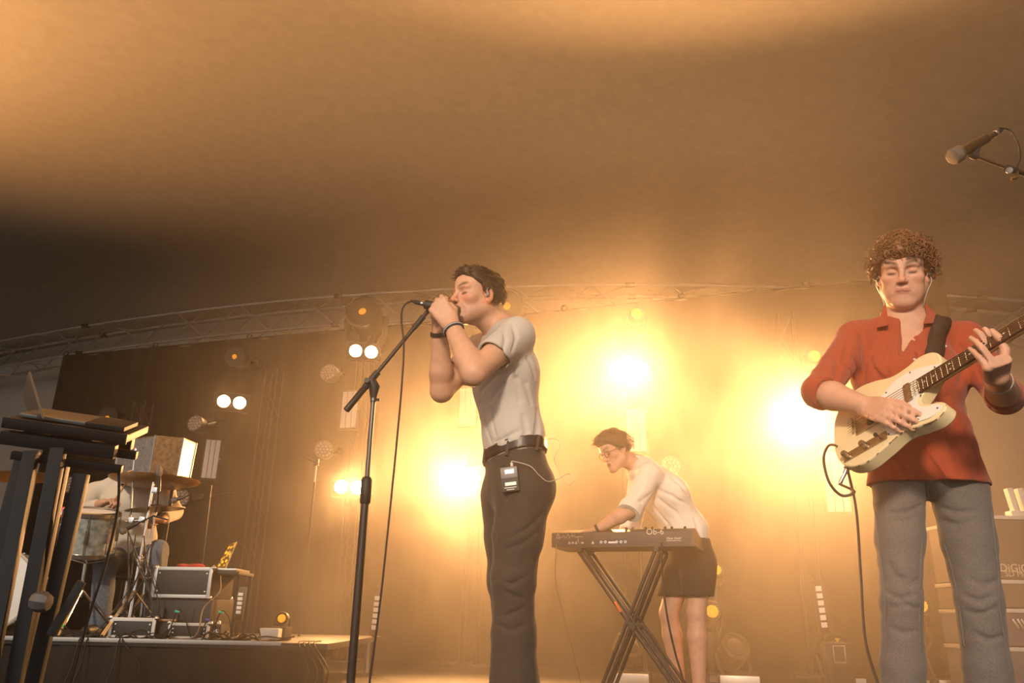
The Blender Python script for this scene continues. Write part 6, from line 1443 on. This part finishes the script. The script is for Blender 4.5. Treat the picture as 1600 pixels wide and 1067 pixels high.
def desk_case():
    Yc = 5.6; x0 = P(1556, 900, Yc).x; x1 = x0 + 1.1
    zt = [0.0, P(1590, 1010, Yc).z, P(1590, 950, Yc).z, P(1590, 905, Yc).z, P(1590, 805, Yc).z]
    root = empty('mixing_desk_case', ((x0+x1)/2, Yc+.4, 0), label='stack of grey mixing desk cases with pale edges at the right edge', cat='flight case')
    M_G = mat('case_grey', (.09, .075, .065), .5, bump=.1, scale=60); M_BL = mat('case_blue', (.07, .075, .11), .5)
    for i in range(4):
        z0, z1 = zt[i], zt[i+1]
        MB().bbox(((x0+x1)/2, Yc+.4, (z0+z1)/2), (x1-x0, .8, z1-z0-.006), .008).build('case', M_BL if i < 2 else M_G, root)
        MB().bbox(((x0+x1)/2, Yc-.004, z1-.018), (x1-x0+.004, .02, .026), .004).build('edge_strip', M_EDGE, root)
        MB().bbox((x0-.004, Yc+.4, z1-.018), (.02, .8, .026), .004).build('edge_strip', M_EDGE, root)
    M_L = mat('pale_print', (.55, .48, .40), .6)
    text_obj('DiGiCo', .075, frameM((P(1583, 886, Yc).x+.02, Yc-.008, P(1583, 888, Yc).z), (1, 0, 0), (0, -1, 0)), M_L, 'lettering', root, .001, .0008)
    text_obj('SD Mix', .055, frameM((P(1583, 896, Yc).x+.02, Yc-.008, P(1583, 897, Yc).z), (1, 0, 0), (0, -1, 0)), M_L, 'lettering', root, .001)
    for k in range(9): MB().bbox((x0+.06+.028*k, Yc-.02-.004*(k % 2), zt[2]-.10), (.016, .03, .07), .003, Matrix.Rotation(R(-25), 3, 'Y')).build('cable_plug', CHROME, root)
    h = MB(); pl = P(1580, 775, Yc+.2)
    br = empty('white_bracket', (pl.x+.1, Yc+.2, zt[4]), label='pale angular bracket on top of the mixing desk cases', cat='bracket')
    for dx in (0, .075, .15): MB().bbox((pl.x+dx, Yc+.2, zt[4]+.11), (.04, .05, .22), .005, Matrix.Rotation(R(-8), 3, 'Y')).build('upright', M_WH, br)
    MB().bbox((pl.x+.075, Yc+.2, zt[4]+.03), (.24, .08, .05), .006).build('foot', M_WH, br)
desk_case()
spot('roof_fill', (-9.0, 4.4, 1.2), (-6.4, 3.2, 6.0), 3700, 124, 1.0, AMBER, .15)                       # unseen side lamp added to brighten the roof canvas
# ---------------------------------------------------------------- haze
def haze_mat(name, dens, aniso, noise=None, col=(1.0, 0.93, 0.84)):
    m = bpy.data.materials.new(name); m.use_nodes = True; nt = m.node_tree
    nt.nodes.remove(nt.nodes['Principled BSDF'])
    sc = nt.nodes.new('ShaderNodeVolumeScatter'); sc.inputs['Color'].default_value = (*col, 1)
    sc.inputs['Density'].default_value = dens; sc.inputs['Anisotropy'].default_value = aniso
    nt.links.new(sc.outputs[0], nt.nodes['Material Output'].inputs['Volume'])
    if noise:
        N = nt.nodes.new; Lk = nt.links.new
        tc = N('ShaderNodeTexCoord'); n = N('ShaderNodeTexNoise'); n.inputs['Scale'].default_value = noise; n.inputs['Detail'].default_value = 2.0; n.inputs['Distortion'].default_value = 0.8
        def rng_(src, a, b, c, d):
            mr = N('ShaderNodeMapRange'); mr.interpolation_type = 'SMOOTHSTEP'
            for k, v_ in zip(('From Min', 'From Max', 'To Min', 'To Max'), (a, b, c, d)): mr.inputs[k].default_value = v_
            Lk(src, mr.inputs['Value']); return mr.outputs['Result']
        def mul(a, b):
            q = N('ShaderNodeMath'); q.operation = 'MULTIPLY'; Lk(a, q.inputs[0]); Lk(b, q.inputs[1]); return q.outputs[0]
        Lk(tc.outputs['Object'], n.inputs['Vector'])
        dt = N('ShaderNodeVectorMath'); dt.operation = 'DOT_PRODUCT'; HD = BU - BN*.5; dt.inputs[1].default_value = HD; Lk(tc.outputs['Object'], dt.inputs[0])
        sp = N('ShaderNodeSeparateXYZ'); Lk(tc.outputs['Object'], sp.inputs[0])
        s0 = BA.dot(HD)
        d1 = rng_(n.outputs['Fac'], .33, .70, dens*.2, dens*2.2)
        d2 = rng_(dt.outputs['Value'], s0+2.2, s0+5.8, .03, 1.0)      # the machines blow from the right
        d3 = rng_(sp.outputs['Z'], 1.5, 3.5, 1.0, .05)                 # thinner under the roof
        dn = N('ShaderNodeVectorMath'); dn.operation = 'DOT_PRODUCT'; dn.inputs[1].default_value = BN; Lk(tc.outputs['Object'], dn.inputs[0]); t0 = BA.dot(BN)
        d4 = rng_(dn.outputs['Value'], t0+3.2, t0+6.6, 1.0, .20)         # and towards the audience
        Lk(mul(mul(mul(d1, d2), d3), d4), sc.inputs['Density'])
    return m
HZ = haze_mat('stage_haze', 0.060, 0.66, 0.55)
hz = MB().box(S(6.2, 4.2, 2.105), (16.4, 8.2, 4.19), BROT).build('haze', HZ, smooth=False)
tag(hz, 'thin drifting theatrical haze filling the back of the stage', 'haze', kind='stuff')
